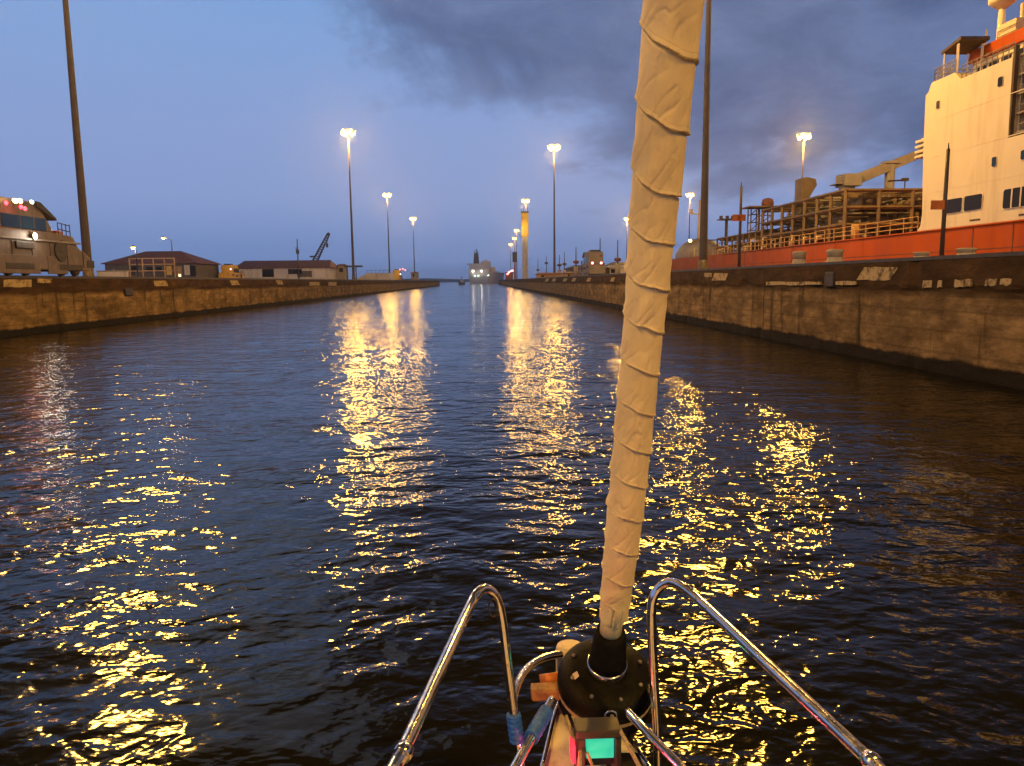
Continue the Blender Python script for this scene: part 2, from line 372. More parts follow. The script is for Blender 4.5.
class Thing:
    """an Empty at a thing's base; parts are given in world coordinates and shifted to it"""
    def __init__(s, name, label, cat, loc=(0,0,0), group=None):
        s.o = bpy.data.objects.new(name, None); COL.objects.link(s.o); s.o.location = loc; s.loc = Vector(loc)
        s.o.empty_display_size = 0.2
        tag(s.o, label, cat, group)
    def part(s, mb, name, mats, parent=None, bevel=0.0, label=None):
        mb.v = [(x-s.loc.x, y-s.loc.y, z-s.loc.z) for x,y,z in mb.v]
        o = mb.build(name, mats, parent or s.o, bevel)
        if label: o['label'] = label
        return o
def children(o): return [c for c in bpy.data.objects if c.parent == o]
def copy_tree(o, parent=None):
    c = o.copy(); COL.objects.link(c)
    if parent is not None: c.parent = parent
    for ch in children(o): copy_tree(ch, c)
    return c
def point_light(name, loc, power, col, radius, parent=None):
    l = bpy.data.lights.new(name, 'POINT'); l.energy = power; l.color = col; l.shadow_soft_size = radius
    o = bpy.data.objects.new(name, l); COL.objects.link(o); o.location = loc
    if parent is not None: o.parent = parent
    return o

XL, XR, XR2, XF = -22.35, 11.15, 29.6, 63.2
ZQ = 2.80

# ---------------------------------------------------------------- water
def water():
    # polar sheet, fine close to the quayside water that is looked at, coarse far away
    az = np.concatenate([np.radians(np.linspace(-180, -52, 40, endpoint=False)), np.radians(np.linspace(-52, 48, 460, endpoint=False)), np.radians(np.linspace(48, 180, 41))])
    rr_ = np.concatenate([[0.0], np.geomspace(0.6, 130, 560), np.geomspace(140, 4600, 36)])
    A, Rr = np.meshgrid(az, rr_)
    X = Rr*np.sin(A); Y = Rr*np.cos(A)
    rng = np.random.RandomState(3); Z = np.zeros_like(X)
    for i in range(46):
        lam = 0.5*(3.0/0.5)**rng.rand(); k = 2*math.pi/lam
        th = rng.normal(math.radians(70), 0.75)
        amp = 0.0052/k
        fade = np.clip(lam/(Rr*0.012+1e-6)-0.6, 0, 1)
        Z += fade*amp*np.sin(k*(X*math.cos(th)+Y*math.sin(th)) + rng.rand()*6.28)
    nr, na = X.shape
    co = np.stack([X, Y, Z], -1).reshape(-1, 3)
    i = np.arange(nr-1)[:,None]*na + np.arange(na-1)[None,:]
    q = np.stack([i, i+na, i+na+1, i+1], -1).reshape(-1, 4)
    me = bpy.data.meshes.new('water'); me.vertices.add(len(co)); me.vertices.foreach_set('co', co.ravel())
    me.loops.add(q.size); me.loops.foreach_set('vertex_index', q.ravel().astype(np.int32))
    me.polygons.add(len(q)); me.polygons.foreach_set('loop_start', (np.arange(len(q))*4).astype(np.int32))
    me.polygons.foreach_set('use_smooth', np.ones(len(q), bool)); me.update(calc_edges=True); me.validate()
    me.materials.append(M('canal_water'))
    o = bpy.data.objects.new('water', me); COL.objects.link(o); tag(o, kind='structure')
    if me.polygons[5000].normal.z < 0: me.flip_normals()
water()

# ---------------------------------------------------------------- land
g = MB(); g.box((-4300, -400, -3), (-60, 430, ZQ-0.02)); g.box((96, -400, -3), (4300, 430, ZQ-0.02)); g.build('ground', 'land').__setitem__('kind', 'structure')
hm = MB()
def ridge(x0, x1, y, h, seed, depth=600):
    n = 90; rng = random.Random(seed); vs = []
    for i in range(n+1):
        x = x0+(x1-x0)*i/n; e = math.sin(math.pi*i/n)**0.5
        hh_ = h*e*(0.55+0.9*mnoise.noise(Vector((x/420, seed, 0)))+0.25*mnoise.noise(Vector((x/90, seed, 3))))
        vs += [(x, y, -2), (x, y+depth*0.3, max(0.5, hh_)), (x, y+depth, -2)]
    fs = []
    for i in range(n):
        for k in range(2): fs.append((3*i+k, 3*i+3+k, 3*i+4+k, 3*i+1+k))
    hm.add(vs, fs, 0, True)
ridge(-1500, 130, 1900, 17, 1.3, 300); ridge(75, 2100, 1300, 30, 5.1, 300); ridge(-2600, -700, 1450, 15, 8.2, 300)
hm.build('hills', 'hill', fix=True)['kind'] = 'structure'

# ---------------------------------------------------------------- lock walls
def wall_face(mb, x, y0, y1, sgn, seed):
    ys = [y0]
    while ys[-1] < y1:
        d = abs(ys[-1]); ys.append(ys[-1] + max(0.3, min(8, 0.012*d if ys[-1] > 0 else 3)))
    zs = [-9, -1.0, -0.2, 0.0, 0.15, 0.3, 0.5, 0.7, 0.9, 1.1, 1.3, 1.5, 1.7, 1.85, 1.98, 2.06, 2.14, 2.3, 2.5, 2.66, 2.745]
    vs = []; nz = len(zs)+1
    for y in ys:
        fade = 1.0 if y < 160 else 0.4
        jy = abs(((y+3.0) % 11.0) - 0.0); joint = 0.05 if jy < 0.22 and 0 < y < 130 else 0
        for k, z in enumerate(zs):
            n_ = mnoise.noise(Vector((y*0.9, z*2.0, seed)))*0.035 + mnoise.noise(Vector((y*3.1, z*5.0, seed+9)))*0.015
            ero = 0.0
            if 1.8 < z < 2.2: ero = max(0, mnoise.noise(Vector((y*0.7, z*1.5, seed+4))))*0.16
            lim = 2.0 + 0.22*mnoise.noise(Vector((y*0.55, seed, 2.0))) + 0.1*mnoise.noise(Vector((y*2.2, seed, 7.0)))
            prot = 0.06*min(1, max(0, (z-lim)/0.12))           # the coping course stands slightly proud
            if z < 0.32: prot = 0.0
            if z > 2.1: n_ *= 0.25
            vs.append((x - sgn*(prot + n_*fade) + sgn*(ero+joint), y, z))
        vs.append((x + sgn*0.05, y, ZQ))
    fs = []
    for i in range(len(ys)-1):
        for k in range(nz-1): fs.append((i*nz+k, (i+1)*nz+k, (i+1)*nz+k+1, i*nz+k+1))
    mb.add(vs, fs, 0, False)
def lock_wall(label, x_face, x_back, y0, y1, sgn, seed, back_face=False):
    t = Thing('lock_wall', label, 'lock wall', (x_face, 0, 0))
    mb = MB(); wall_face(mb, x_face, y0, y1, sgn, seed)
    if back_face: wall_face(mb, x_back, y0, y1, -sgn, seed+20)
    xa = x_face+sgn*0.05; xb = x_back-(sgn*0.05 if back_face else 0)
    mb.add([(x_face, y1, -9), (x_back, y1, -9), (xb, y1, ZQ), (xa, y1, ZQ)], [(0,1,2,3)])
    mb.add([(x_face, y0, -9), (x_back, y0, -9), (xb, y0, ZQ), (xa, y0, ZQ)], [(0,1,2,3)])
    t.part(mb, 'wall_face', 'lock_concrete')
    tp = MB(); tp.add([(xa, y0, ZQ), (xb, y0, ZQ), (xb, y1, ZQ), (xa, y1, ZQ)], [(0,1,2,3)]); t.part(tp, 'quay_deck', 'quay_top')
    e = MB(); e.box((x_face-sgn*0.075, y0, ZQ-0.05), (x_face+sgn*0.14, y1, ZQ+0.035)); t.part(e, 'coping_edge', 'dark_steel')
    for off in (2.0, 4.6, 3.3):
        rb = MB(); xx = x_face+sgn*off; rb.box((xx-0.04, y0, ZQ+0.004), (xx+0.04, y1, ZQ+(0.13 if off != 3.3 else 0.08))); t.part(rb, 'rail', 'dark_steel')
    return t
lw = lock_wall('long stained concrete lock wall along the left side of the canal', XL, -60.1, -120, 414, -1, 1.0)
cw = lock_wall('wide concrete centre wall of the locks, between the canal and the red ship', XR, XR2, -120, 500, 1, 2.0, True)
fw = lock_wall('far concrete lock wall behind the red ship, farthest right', XF, 96.1, -120, 430, 1, 3.0)

def paint_mark(t, X, sgn, px0, px1, ptop, pbot, slant=0, n=5, seed=0):
    """worn pale paint on the wall face at X, outlined from its corners"""
    rng = random.Random(seed)
    a = PX(px0+slant, ptop, X); b_ = PX(px1+slant, ptop, X); c = PX(px1, pbot, X); d = PX(px0, pbot, X)
    top = [a.lerp(b_, i/n) for i in range(n+1)]; bot = [d.lerp(c, i/n) for i in range(n+1)]
    vs = []
    for p_ in top: vs.append((X-sgn*0.078, p_.y, min(p_.z + rng.uniform(-0.02, 0.01), 2.74)))
    for p_ in bot: vs.append((X-sgn*0.078, p_.y, max(0.4, p_.z + rng.uniform(-0.02, 0.02))))
    k = n+1; vs += [(X+sgn*0.05, v[1], v[2]) for v in vs]
    fs = [(i, i+1, k+i+1, k+i) for i in range(n)] + [(2*k+i, 3*k+i, 3*k+i+1, 2*k+i+1) for i in range(n)]
    fs += [(i, 2*k+i, 2*k+i+1, i+1) for i in range(n)] + [(k+i, k+i+1, 3*k+i+1, 3*k+i) for i in range(n)] + [(0, k, 3*k, 2*k), (n, 2*k+n, 3*k+n, k+n)]
    mb = MB(); mb.add(vs, fs)
    t.part(mb, 'painted_mark', 'worn_paint')
paint_mark(lw, XL, -1, 2, 30, 279.5, 287, 0, 5, 1); paint_mark(lw, XL, -1, 36, 50, 278.5, 283, 0, 4, 2)
paint_mark(lw, XL, -1, 154, 167, 280.5, 286, -2, 4, 3); paint_mark(lw, XL, -1, 231, 239, 280.3, 285, -2, 3, 4)
paint_mark(lw, XL, -1, 277, 283, 280.3, 284.5, -2, 3, 5); paint_mark(lw, XL, -1, 309, 319, 282, 285.5, 0, 3, 6)
paint_mark(lw, XL, -1, 328, 336, 282, 285.5, 0, 3, 7)
paint_mark(cw, XR, 1, 859, 893, 267, 280, 8, 6, 11); paint_mark(cw, XR, 1, 713, 727, 273, 280.5, 3, 4, 12)
paint_mark(cw, XR, 1, 768, 822, 281.5, 285, 0, 10, 13); paint_mark(cw, XR, 1, 838, 858, 281, 285, 0, 5, 14)
paint_mark(cw, XR, 1, 706, 713, 272.8, 277, 0, 3, 15)
for i, (a, b_) in enumerate([(925,934),(940,944),(957,966),(968,975),(988,999),(1003,1014)]):
    paint_mark(cw, XR, 1, a, b_, 280.5-i*0.4, 288-i*0.6, 1, 3, 20+i)
for i, px in enumerate((587, 611, 563, 572, 552, 545)):
    paint_mark(cw, XR, 1, px, px+3.4, 277.5+ (600-px)*0.02, 281.5, 1.5, 2, 30+i)
def niche_block(t, X, sgn, px, y_, d):
    c = PX(px, y_, X); mb = MB()
    mb.prism_y([(X-sgn*0.12, c.z-0.28), (X-sgn*0.10, c.z+0.20), (X+sgn*0.1, c.z+0.20), (X+sgn*0.1, c.z-0.3)], c.y-d, c.y+d)
    t.part(mb, 'dark_niche_block', 'loco_dark', bevel=0.04)  # dark raised block added where the wall has a recessed niche
niche_block(lw, XL, -1, 128, 291, 0.55); niche_block(cw, XR, 1, 832, 278, 0.32)

# ---------------------------------------------------------------- high masts
ZH = 32.8
def mast(loc, label, group='tall light masts along the lock walls', power=MAST_POWER, rad=1.05, glow=1.5):
    t = Thing('light_mast', label, 'light mast', (loc[0], loc[1], ZQ), group)
    x, y = loc
    mb = MB(); hs = [0, 0.5, 6, 14, 22, ZH-ZQ+0.4]; rs = [0.31, 0.30, 0.26, 0.205, 0.15, 0.09]
    mb.tube([(x, y, ZQ+h) for h in hs], rs, 14); t.part(mb, 'pole', 'pole_paint')
    mb = MB(); mb.lathe((x, y, ZQ), [(0.52, 0), (0.52, 0.12), (0.40, 0.16), (0.36, 0.2), (0.34, 0.9)], 16); t.part(mb, 'pole_base', 'pole_paint')
    mb = MB(); n = 20
    mb.tube([(x+rad*math.cos(2*math.pi*i/n), y+rad*math.sin(2*math.pi*i/n), ZH+0.22) for i in range(n+1)], 0.05, 6)
    for i in range(4): mb.bar((x, y, ZH+0.25), (x+rad*math.cos(i*math.pi/2), y+rad*math.sin(i*math.pi/2), ZH+0.25), 0.06)
    t.part(mb, 'head_ring', 'galv')
    for i in range(10):
        a = 2*math.pi*(i+0.5)/10; c = Vector((x+rad*math.cos(a), y+rad*math.sin(a), ZH-(0.45 if i % 2 else 0))); d = Vector((math.cos(a)*0.85, math.sin(a)*0.85, -1)).normalized()
        mb = MB(); mb.lathe(c-d*0.25, [(0.12, 0), (0.24, 0.12), (0.43, 0.36)], 10, 0, d); fl = t.part(mb, 'floodlight', 'dark_steel')
        mb = MB(); mb.lathe(c-d*0.25, [(0.42, 0.365), (0.40, 0.47), (0.26, 0.60), (0.05, 0.66)], 10, 0, d); t.part(mb, 'lens', 'lamp_lens', fl)
    lo = point_light('mast_lamp', (0, 0, ZH-ZQ-1.4), power, LAMP_COL, glow, t.o)
    return t
def mast_at(px, py, label, k=1.0):
    p_ = PZ(px, py, ZH); return mast((p_.x, p_.y), label, power=MAST_POWER*k)
mA = PX(88, 268, -27.3); mast((-27.3, mA.y), 'nearest light mast on the left quay, its thick pole rising behind the silver locomotive', power=MAST_POWER*1.15, glow=2.3)
mast_at(348, 131, 'tallest lit mast on the left quay, beyond the white sheds and nearest whose lamps show', 0.6)
mast_at(387, 194, 'middle one of the three lit masts on the left quay', 0.4)
mast_at(413, 218, 'farthest and smallest lit mast near the left wall end', 0.3)
mB = PX(703, 268, 16.3); mast((16.3, mB.y), 'nearest light mast on the centre wall, thick dark pole just right of the rolled sail', glow=2.2)
mast_at(554, 146, 'lit mast standing between the rolled sail and the yellow tower', 0.42)
mast_at(525.5, 200, 'lit mast just behind the yellow-topped tower', 0.22)
mast_at(516.5, 230, 'highest of the three small far lamps left of the yellow tower', 0.22)
mast_at(514.5, 238, 'middle of the three small far lamps left of the yellow tower', 0.22)
mast_at(510.5, 244, 'lowest and farthest of the three small lamps left of the yellow tower', 0.22)
mast_at(804, 135, 'brightest lit mast behind the deck of the red ship', 0.8)
mast_at(690, 194, 'lit mast behind the bow of the red ship, right of the rolled sail', 0.7)
mast_at(627, 218, 'lit mast touching the left edge of the rolled sail')
mast((-27.3, -17), 'light mast on the left quay behind the viewer, out of the picture')  # unseen mast, set closer than the row's spacing to brighten the sail
mast((16.3, -24), 'light mast on the centre wall behind the viewer, out of the picture')  # also unseen, moved nearer so sail and walls get more light
mast((70, 54), 'light mast on the far wall beside the ship stern, out of the picture')

# ---------------------------------------------------------------- towing locomotives
def loco(label, X, outline, y_rear, sgn=-1, body='loco_silver', lights=True, far=False):
    """X = canal-side face; sgn = direction away from the canal"""
    g_ = 'towing locomotives on the lock walls'
    yc_ = (y_rear + outline['nose'])/2
    t = Thing('towing_locomotive', label, 'locomotive', (X+sgn*1.3, yc_, ZQ+0.13), g_)
    Wd = 2.7; Xb = X+sgn*Wd; zc_0 = outline['roof']
    o = outline
    # lower body with sloped ends
    mb = MB(); mb.prism_x([(y_rear, ZQ+0.5), (y_rear, o['hood']-0.5), (y_rear+0.7, o['hood']), (o['cab1'], o['hood']), (o['nose']-2.1, o['hood']-0.12), (o['nose']-1.6, o['hood']-0.75), (o['nose']-0.9, o['hood']-1.0), (o['nose']-0.4, ZQ+1.25), (o['nose'], ZQ+0.75), (o['nose']-0.5, ZQ+0.42)], X, Xb)
    b0 = t.part(mb, 'body', body, bevel=0.05)
    # panel strips and louvres on the side
    mb = MB()
    for i in range(7):
        y = o['cab0']+0.3+i*0.26; mb.box((X-sgn*0.02, y, ZQ+1.5), (X-sgn*0.003, y+0.14, ZQ+2.05))
    t.part(mb, 'louvre_panel', 'loco_dark', b0)
    mb = MB(); mb.box((X-sgn*0.12, y_rear+0.4, o['hood']-0.55), (X-sgn*0.003, o['nose']-1.5, o['hood']-0.45)); t.part(mb, 'side_rail', 'galv', b0)
    # cab
    mb = MB(); zc_ = o['roof']
    mb.prism_x([(o['cab0'], o['hood']+0.003), (o['cab0'], zc_-0.25), (o['cab0']+0.6, zc_), (o['cab1']-1.3, zc_), (o['cab1']-1.0, zc_-0.3), (o['cab1']-0.45, zc_-0.85), (o['cab1']-0.1, o['hood']+0.35), (o['cab1'], o['hood']+0.003)], X+sgn*0.15, Xb-sgn*0.15)
    cab = t.part(mb, 'cab', body, bevel=0.05)
    mb = MB(); zt = zc_-0.82; zb = o['hood']+0.06
    for (a, b_) in ((o['cab1']-4.6, o['cab1']-3.0), (o['cab1']-2.9, o['cab1']-1.75), (o['cab1']-1.65, o['cab1']-0.62)): mb.box((X+sgn*0.13, a, zb), (X+sgn*0.147, b_, zt))
    t.part(mb, 'side_window', 'window_teal', cab)
    mb = MB(); mb.prism_x([(o['cab1']-1.5, zc_+0.05), (o['cab1']-1.15, zc_+0.02), (o['cab1']+0.3, zc_-0.72), (o['cab1']+0.32, zc_-0.85), (o['cab1']-0.4, zc_-0.62), (o['cab1']-1.5, zc_-0.2)], X+sgn*0.02, Xb-sgn*0.02); t.part(mb, 'visor', 'loco_dark', cab)
    mb = MB(); mb.add([(X+sgn*0.4, o['cab1']-0.40, zc_-0.72), (Xb-sgn*0.4, o['cab1']-0.40, zc_-0.72), (Xb-sgn*0.4, o['cab1']+0.02, zb), (X+sgn*0.4, o['cab1']+0.02, zb)], [(0,1,2,3)]); t.part(mb, 'windscreen', 'window_dark', cab)
    # winch drum, bogies, coupler
    mb = MB(); ym = o['cab1']+0.35
    mb.lathe((X+sgn*0.0, ym, ZQ+1.55), [(0.62,-0.10),(0.62,-0.04),(0.34,-0.03),(0.34,0.25),(0.62,0.26),(0.62,0.3)], 20, 0, (sgn,0,0)); t.part(mb, 'winch', 'loco_dark')
    for y in (y_rear+2.2, (o['cab0']+o['cab1'])/2, o['nose']-2.6):
        mb = MB(); mb.box((X+sgn*0.2, y-1.25, ZQ+0.45), (X-sgn*0.05, y+1.25, ZQ+0.78)); bo = t.part(mb, 'bogie', 'loco_dark', bevel=0.03)
        for dy in (-0.75, 0.75):
            mb = MB(); mb.lathe((X+sgn*0.25, y+dy, ZQ+0.55), [(0.2,-0.16),(0.42,-0.15),(0.42,0.0),(0.46,0.02)], 18, 0, (sgn,0,0)); t.part(mb, 'wheel', 'loco_dark', bo)
    for k in range(9):
        mb = MB(); y = y_rear+0.8+k*1.75; mb.box((X-sgn*0.025, y, ZQ+0.6), (X-sgn*0.003, y+0.05, o['hood']-0.6)); t.part(mb, 'panel_strip', 'loco_dark', b0)
    mb = MB(); ya_ = o['cab1']+0.5
    for q in (0.35, 0.7): mb.bar((X+sgn*0.1, ya_, o['hood']-0.1+q), (X+sgn*0.1, o['nose']-2.2, o['hood']-0.2+q), 0.04)
    for k in range(4): y = ya_+(o['nose']-2.2-ya_)*k/3; mb.bar((X+sgn*0.1, y, o['hood']-0.3), (X+sgn*0.1, y, o['hood']+0.58), 0.04)
    t.part(mb, 'handrail', 'loco_dark', b0)
    mb = MB(); mb.box((X+sgn*0.6, o['cab0']+1.0, zc_0+0.003), (Xb-sgn*0.6, o['cab0']+3.4, zc_0+0.28)); t.part(mb, 'roof_box', 'loco_dark', b0, bevel=0.03)
    mb = MB(); mb.box((X-sgn*0.02, o['nose']-0.75, ZQ+0.62), (X+sgn*0.9, o['nose']+0.12, ZQ+1.08)); t.part(mb, 'bumper', 'loco_dark', b0, bevel=0.03)
    for (ya_, yb_) in ((y_rear+1.0, y_rear+2.9), (o['cab0']+1.6, o['cab0']+5.4), (o['cab1']-1.0, o['nose']-3.0)):
        mb = MB(); mb.box((X-sgn*0.03, ya_, ZQ+0.22), (X+sgn*0.06, yb_, ZQ+1.2)); t.part(mb, 'skirt', body, b0, bevel=0.02)
    mb = MB(); ym2 = o['cab0']+3.3
    mb.box((X-sgn*0.1, ym2, o['hood']-1.0), (X-sgn*0.003, ym2+1.6, o['hood']-0.65)); t.part(mb, 'toolbox', 'loco_dark', b0, bevel=0.02)
    mb = MB(); mb.box((X+sgn*0.5, o['nose']-0.15, ZQ+0.5), (Xb-sgn*0.5, o['nose']+0.25, ZQ+0.75)); t.part(mb, 'buffer', 'rust_orange', bevel=0.03)
    mb = MB(); mb.box((X+sgn*0.5, o['cab1']+1.1, o['hood']-0.1), (X+sgn*1.2, o['cab1']+1.8, o['hood']+0.2)); t.part(mb, 'hood_hatch', 'rust_orange', bevel=0.04)
    # lamps
    def lamp(name, p_, r, mat, d=(0,0,1), pw=0, col=(1,1,1)):
        mb = MB(); d = Vector(d); mb.lathe(p_, [(r*1.1, 0), (r*1.15, r*0.5)], 12, 0, d); h = t.part(mb, name, 'dark_steel')
        mb = MB(); mb.lathe(p_, [(r, r*0.51), (r*0.8, r*0.9), (r*0.3, r*1.05)], 12, 0, d); t.part(mb, 'lens', mat, h)
        if pw: point_light('lamp_glow', Vector(p_)+d*r*2.2-t.loc, pw, col, r, t.o)
    for (kind, p_) in o['lamps']:
        if kind == 'head': lamp('headlight', p_, 0.17, 'lamp_white', (-sgn, 0.1, 0), 60 if not far else 30, (1,0.85,0.65))
        if kind == 'amber': lamp('roof_lamp', p_, 0.14, 'lamp_amber', (-sgn*0.7, -0.3, 0.3), 12 if not far else 0, (1,0.6,0.25))
        if kind == 'green': lamp('roof_lamp', p_, 0.12, 'lamp_greenwhite', (-sgn*0.7, -0.3, 0.3))
        if kind == 'red': lamp('tail_lamp', p_, 0.11, 'lamp_red', (-sgn*0.9, -0.3, 0), 8 if not far else 0, (1,0.05,0.05))
        if kind == 'pink': lamp('warning_lamp', p_, 0.2, 'lamp_pink', (-sgn*0.3, -1, 0.1))
    return t
X0 = -24.0
ol = dict(nose=PX(93, 262, X0).y, cab1=PX(55, 231, X0).y, cab0=PX(55, 231, X0).y-7.2, hood=PX(40, 231, X0).z, roof=PX(25, 200, X0).z)
def on(px, py, X): p_ = PX(px, py, X); return (p_.x, p_.y, p_.z)
ol['lamps'] = [('head', on(33, 236, X0+0.1)), ('amber', on(19, 201.5, X0+0.1)), ('green', on(31, 202.5, X0+0.1)), ('amber', on(14, 201.5, X0+0.1)), ('red', on(24, 208.5, X0+0.12)), ('red', on(20, 207, X0+0.12)), ('red', on(5, 203, X0+0.12))]
loco('large silver towing locomotive with roof lamps on the left quay, cut by the picture edge', X0, ol, PX(55, 231, X0).y-12.0, -1)
def far_loco(label, X, y0, sgn, body, lamps):
    o = dict(nose=y0+13, cab1=y0+8.5, cab0=y0+1.5, hood=ZQ+2.3, roof=ZQ+4.2); Xa = X
    o['lamps'] = [(k, (Xa-sgn*dx*-1, y0-0.02 if k == 'pink' or k == 'red' else y0+3, ZQ+dz)) for k, dx, dz in lamps]
    return loco(label, Xa, o, y0, sgn, body, far=True)
p_ = PY(396, 275, 300); far_loco('yellow towing locomotive with pink warning lamps near the end of the left quay', p_.x+1.2, 300, -1, 'yellow_paint',
      [('pink', -0.4, 4.3), ('pink', -1.5, 4.6), ('pink', -2.4, 4.1), ('head', -0.1, 2.6)])
p_ = PY(597, 276, 125); far_loco('towing locomotive with two red lamps on the centre wall, left of the rolled sail', p_.x-1.3, 125, 1, 'hut_grey',
      [('pink', 0.55, 2.25), ('pink', 2.0, 2.25)])
p_ = PY(224, 278, 190); far_loco('yellow and red towing locomotive end beside the long white shed', p_.x+1.4, 190, -1, 'yellow_paint', [('pink', -0.35, 3.1)])

# ---------------------------------------------------------------- left quay buildings and clutter
def shed(name, label, px0, px1, py_ridge, py_eave, Y, depth, wallm, base_px=277, openings=(), group=None, roofm='roof_red', hip=3.0, over=0.6):
    a = PY(px0, base_px, Y); b_ = PY(px1, base_px, Y); zr = PY((px0+px1)/2, py_ridge, Y+depth/2).z; ze = PY((px0+px1)/2, py_eave, Y).z
    x0, x1 = a.x, b_.x
    t = Thing(name, label, 'building', ((x0+x1)/2, Y, ZQ), group)
    mb = MB(); mb.box((x0+over, Y, ZQ), (x1-over, Y+depth, ze)); wl = t.part(mb, 'wall', wallm)
    mb = MB(); ym = Y+depth/2
    vs = [(x0, Y-over, ze-0.05), (x1, Y-over, ze-0.05), (x1, Y+depth+over, ze-0.05), (x0, Y+depth+over, ze-0.05), (x0+hip, ym, zr), (x1-hip, ym, zr)]
    vs2 = [(v[0], v[1], v[2]+0.16) for v in vs]
    mb.add(vs+vs2, [(3,2,1,0), (6,7,11,10), (7,8,11), (8,9,10,11), (9,6,10), (0,1,7,6), (1,2,8,7), (2,3,9,8), (3,0,6,9)])
    t.part(mb, 'roof', roofm)
    for (q0, q1, t0, t1, mt, nm) in openings:
        c = PY(q0, t0, Y-0.05); d = PY(q1, t1, Y-0.05); mb = MB(); mb.box((c.x, Y-0.06, max(ZQ+0.02, d.z)), (d.x, Y-0.005, c.z)); t.part(mb, nm, mt)
    return t
shed('quay_warehouse', 'dark open warehouse with a low red hipped roof, left of the white shed', 103, 198, 252, 263.5, 178, 16, 'wall_dark', 276,
     [(131,138,266,275,'window_dark','doorway'),(146,153,267,272,'window_dark','window'),(156,162,267,272,'window_dark','window'),(184,190,265,275,'wall_white','doorway'),(178.5,181,274,276.5,'porthole_light','lit_window'),(190,196,266,276,'window_dark','doorway'),
      (166,172,266,275,'yellow_paint','door'),(176,182,266,276,'timber','door')], hip=6.5)
t = Thing('timber_frame_fence', 'pale timber frame fence standing in front of the dark red-roofed warehouse', 'fence', (PY(152,276,160).x, 160, ZQ))
for px in (129, 142, 153, 164, 174):
    mb = MB(); c = PY(px, 258, 160); mb.box((c.x-0.09, 159.9, ZQ), (c.x+0.09, 160.1, c.z)); t.part(mb, 'post', 'timber')
for i, py in enumerate((258.5, 264.5, 271)):
    a = PY(128.5, py, 159.8); b_ = PY(174.5, py, 159.8); mb = MB(); mb.box((a.x, 159.78, a.z-0.12), (b_.x, 159.88, a.z+0.08)); t.part(mb, 'rail', 'timber')
shed('long_shed', 'long white quay shed with a brown-red roof and open bays', 234, 331, 261, 268, 228, 14, 'wall_white', 278,
     [(262,274,269,277,'window_dark','open_bay'),(275,288,269,274,'naval_grey','window_band'),(288,302,269,274,'window_dark','open_bay'),(297,312,271,277,'wall_dark','doorway'),(314,325,270,277,'gelcoat','door')], hip=1.2)
shed('control_hut', 'small pale hut at the right end of the long shed', 336, 346, 264.5, 266, 240, 6, 'concrete_light', 278, [(339,343,268,272,'window_dark','window')], hip=0.6, roofm='roof_red', over=0.3)
shed('machinery_hut', 'low grey hut at the foot of the farthest left mast', 410.5, 418, 272, 273, 330, 6, 'hut_grey', 279, [(412.5,414.5,274,277,'window_dark','door')], hip=0.5, over=0.2)
t = Thing('sloping_ramp', 'low pale sloping ramp lit by lamplight near the third left mast', 'ramp', (PY(372,279,250).x, 250, ZQ))
a, b_ = PY(353, 279, 250), PY(392, 279, 250); mb = MB(); zt = PY(380, 273, 250).z
mb.prism_y([(a.x, ZQ), (b_.x, ZQ), (b_.x-1.0, zt), (a.x+4.5, zt)], 250, 262); t.part(mb, 'ramp_body', 'wall_white')
mb = MB(); mb.box((a.x+4.6, 249.9, zt), (b_.x-1, 249.95, zt+0.9)); 
mb = MB(); mb.bar((a.x+4.5, 250.1, zt+0.9), (b_.x-1.0, 250.1, zt+0.9), 0.08)
for i in range(6): x = a.x+4.6+(b_.x-a.x-5.8)*i/5; mb.bar((x, 250.1, zt), (x, 250.1, zt+0.9), 0.08)
t.part(mb, 'handrail', 'galv')
# shelter
t = Thing('flat_shelter', 'thin flat-roofed shelter on one post, in front of the tallest lit left mast', 'shelter', (PY(353,278,215).x, 215, ZQ))
a, b_ = PY(345, 266.5, 215), PY(362, 266.5, 215); mb = MB(); mb.box((a.x, 213.5, a.z-0.2), (b_.x, 216.5, a.z+0.25)); t.part(mb, 'roof', 'crane_dark')
for px in (347, 356): c = PY(px, 270, 215); mb = MB(); mb.bar((c.x, 215, ZQ), (c.x, 215, a.z-0.2), 0.22); t.part(mb, 'post', 'crane_dark')
# low walls / vehicles at the foot of the warehouse
t = Thing('parapet_block', 'long pale concrete parapet by the near left mast', 'parapet', (PY(115,276,120).x, 120, ZQ)); a, b_ = PY(97, 275, 120), PY(127, 275, 120)
mb = MB(); mb.box((a.x, 120, ZQ), (b_.x, 120.6, PY(110,271.5,120).z)); t.part(mb, 'parapet_body', 'wall_white', bevel=0.05)
mb = MB(); mb.box((a.x-0.05, 119.9, PY(110,271.5,120).z+0.003), (b_.x+0.05, 120.7, PY(110,271.5,120).z+0.15)); t.part(mb, 'cap', 'concrete_light')
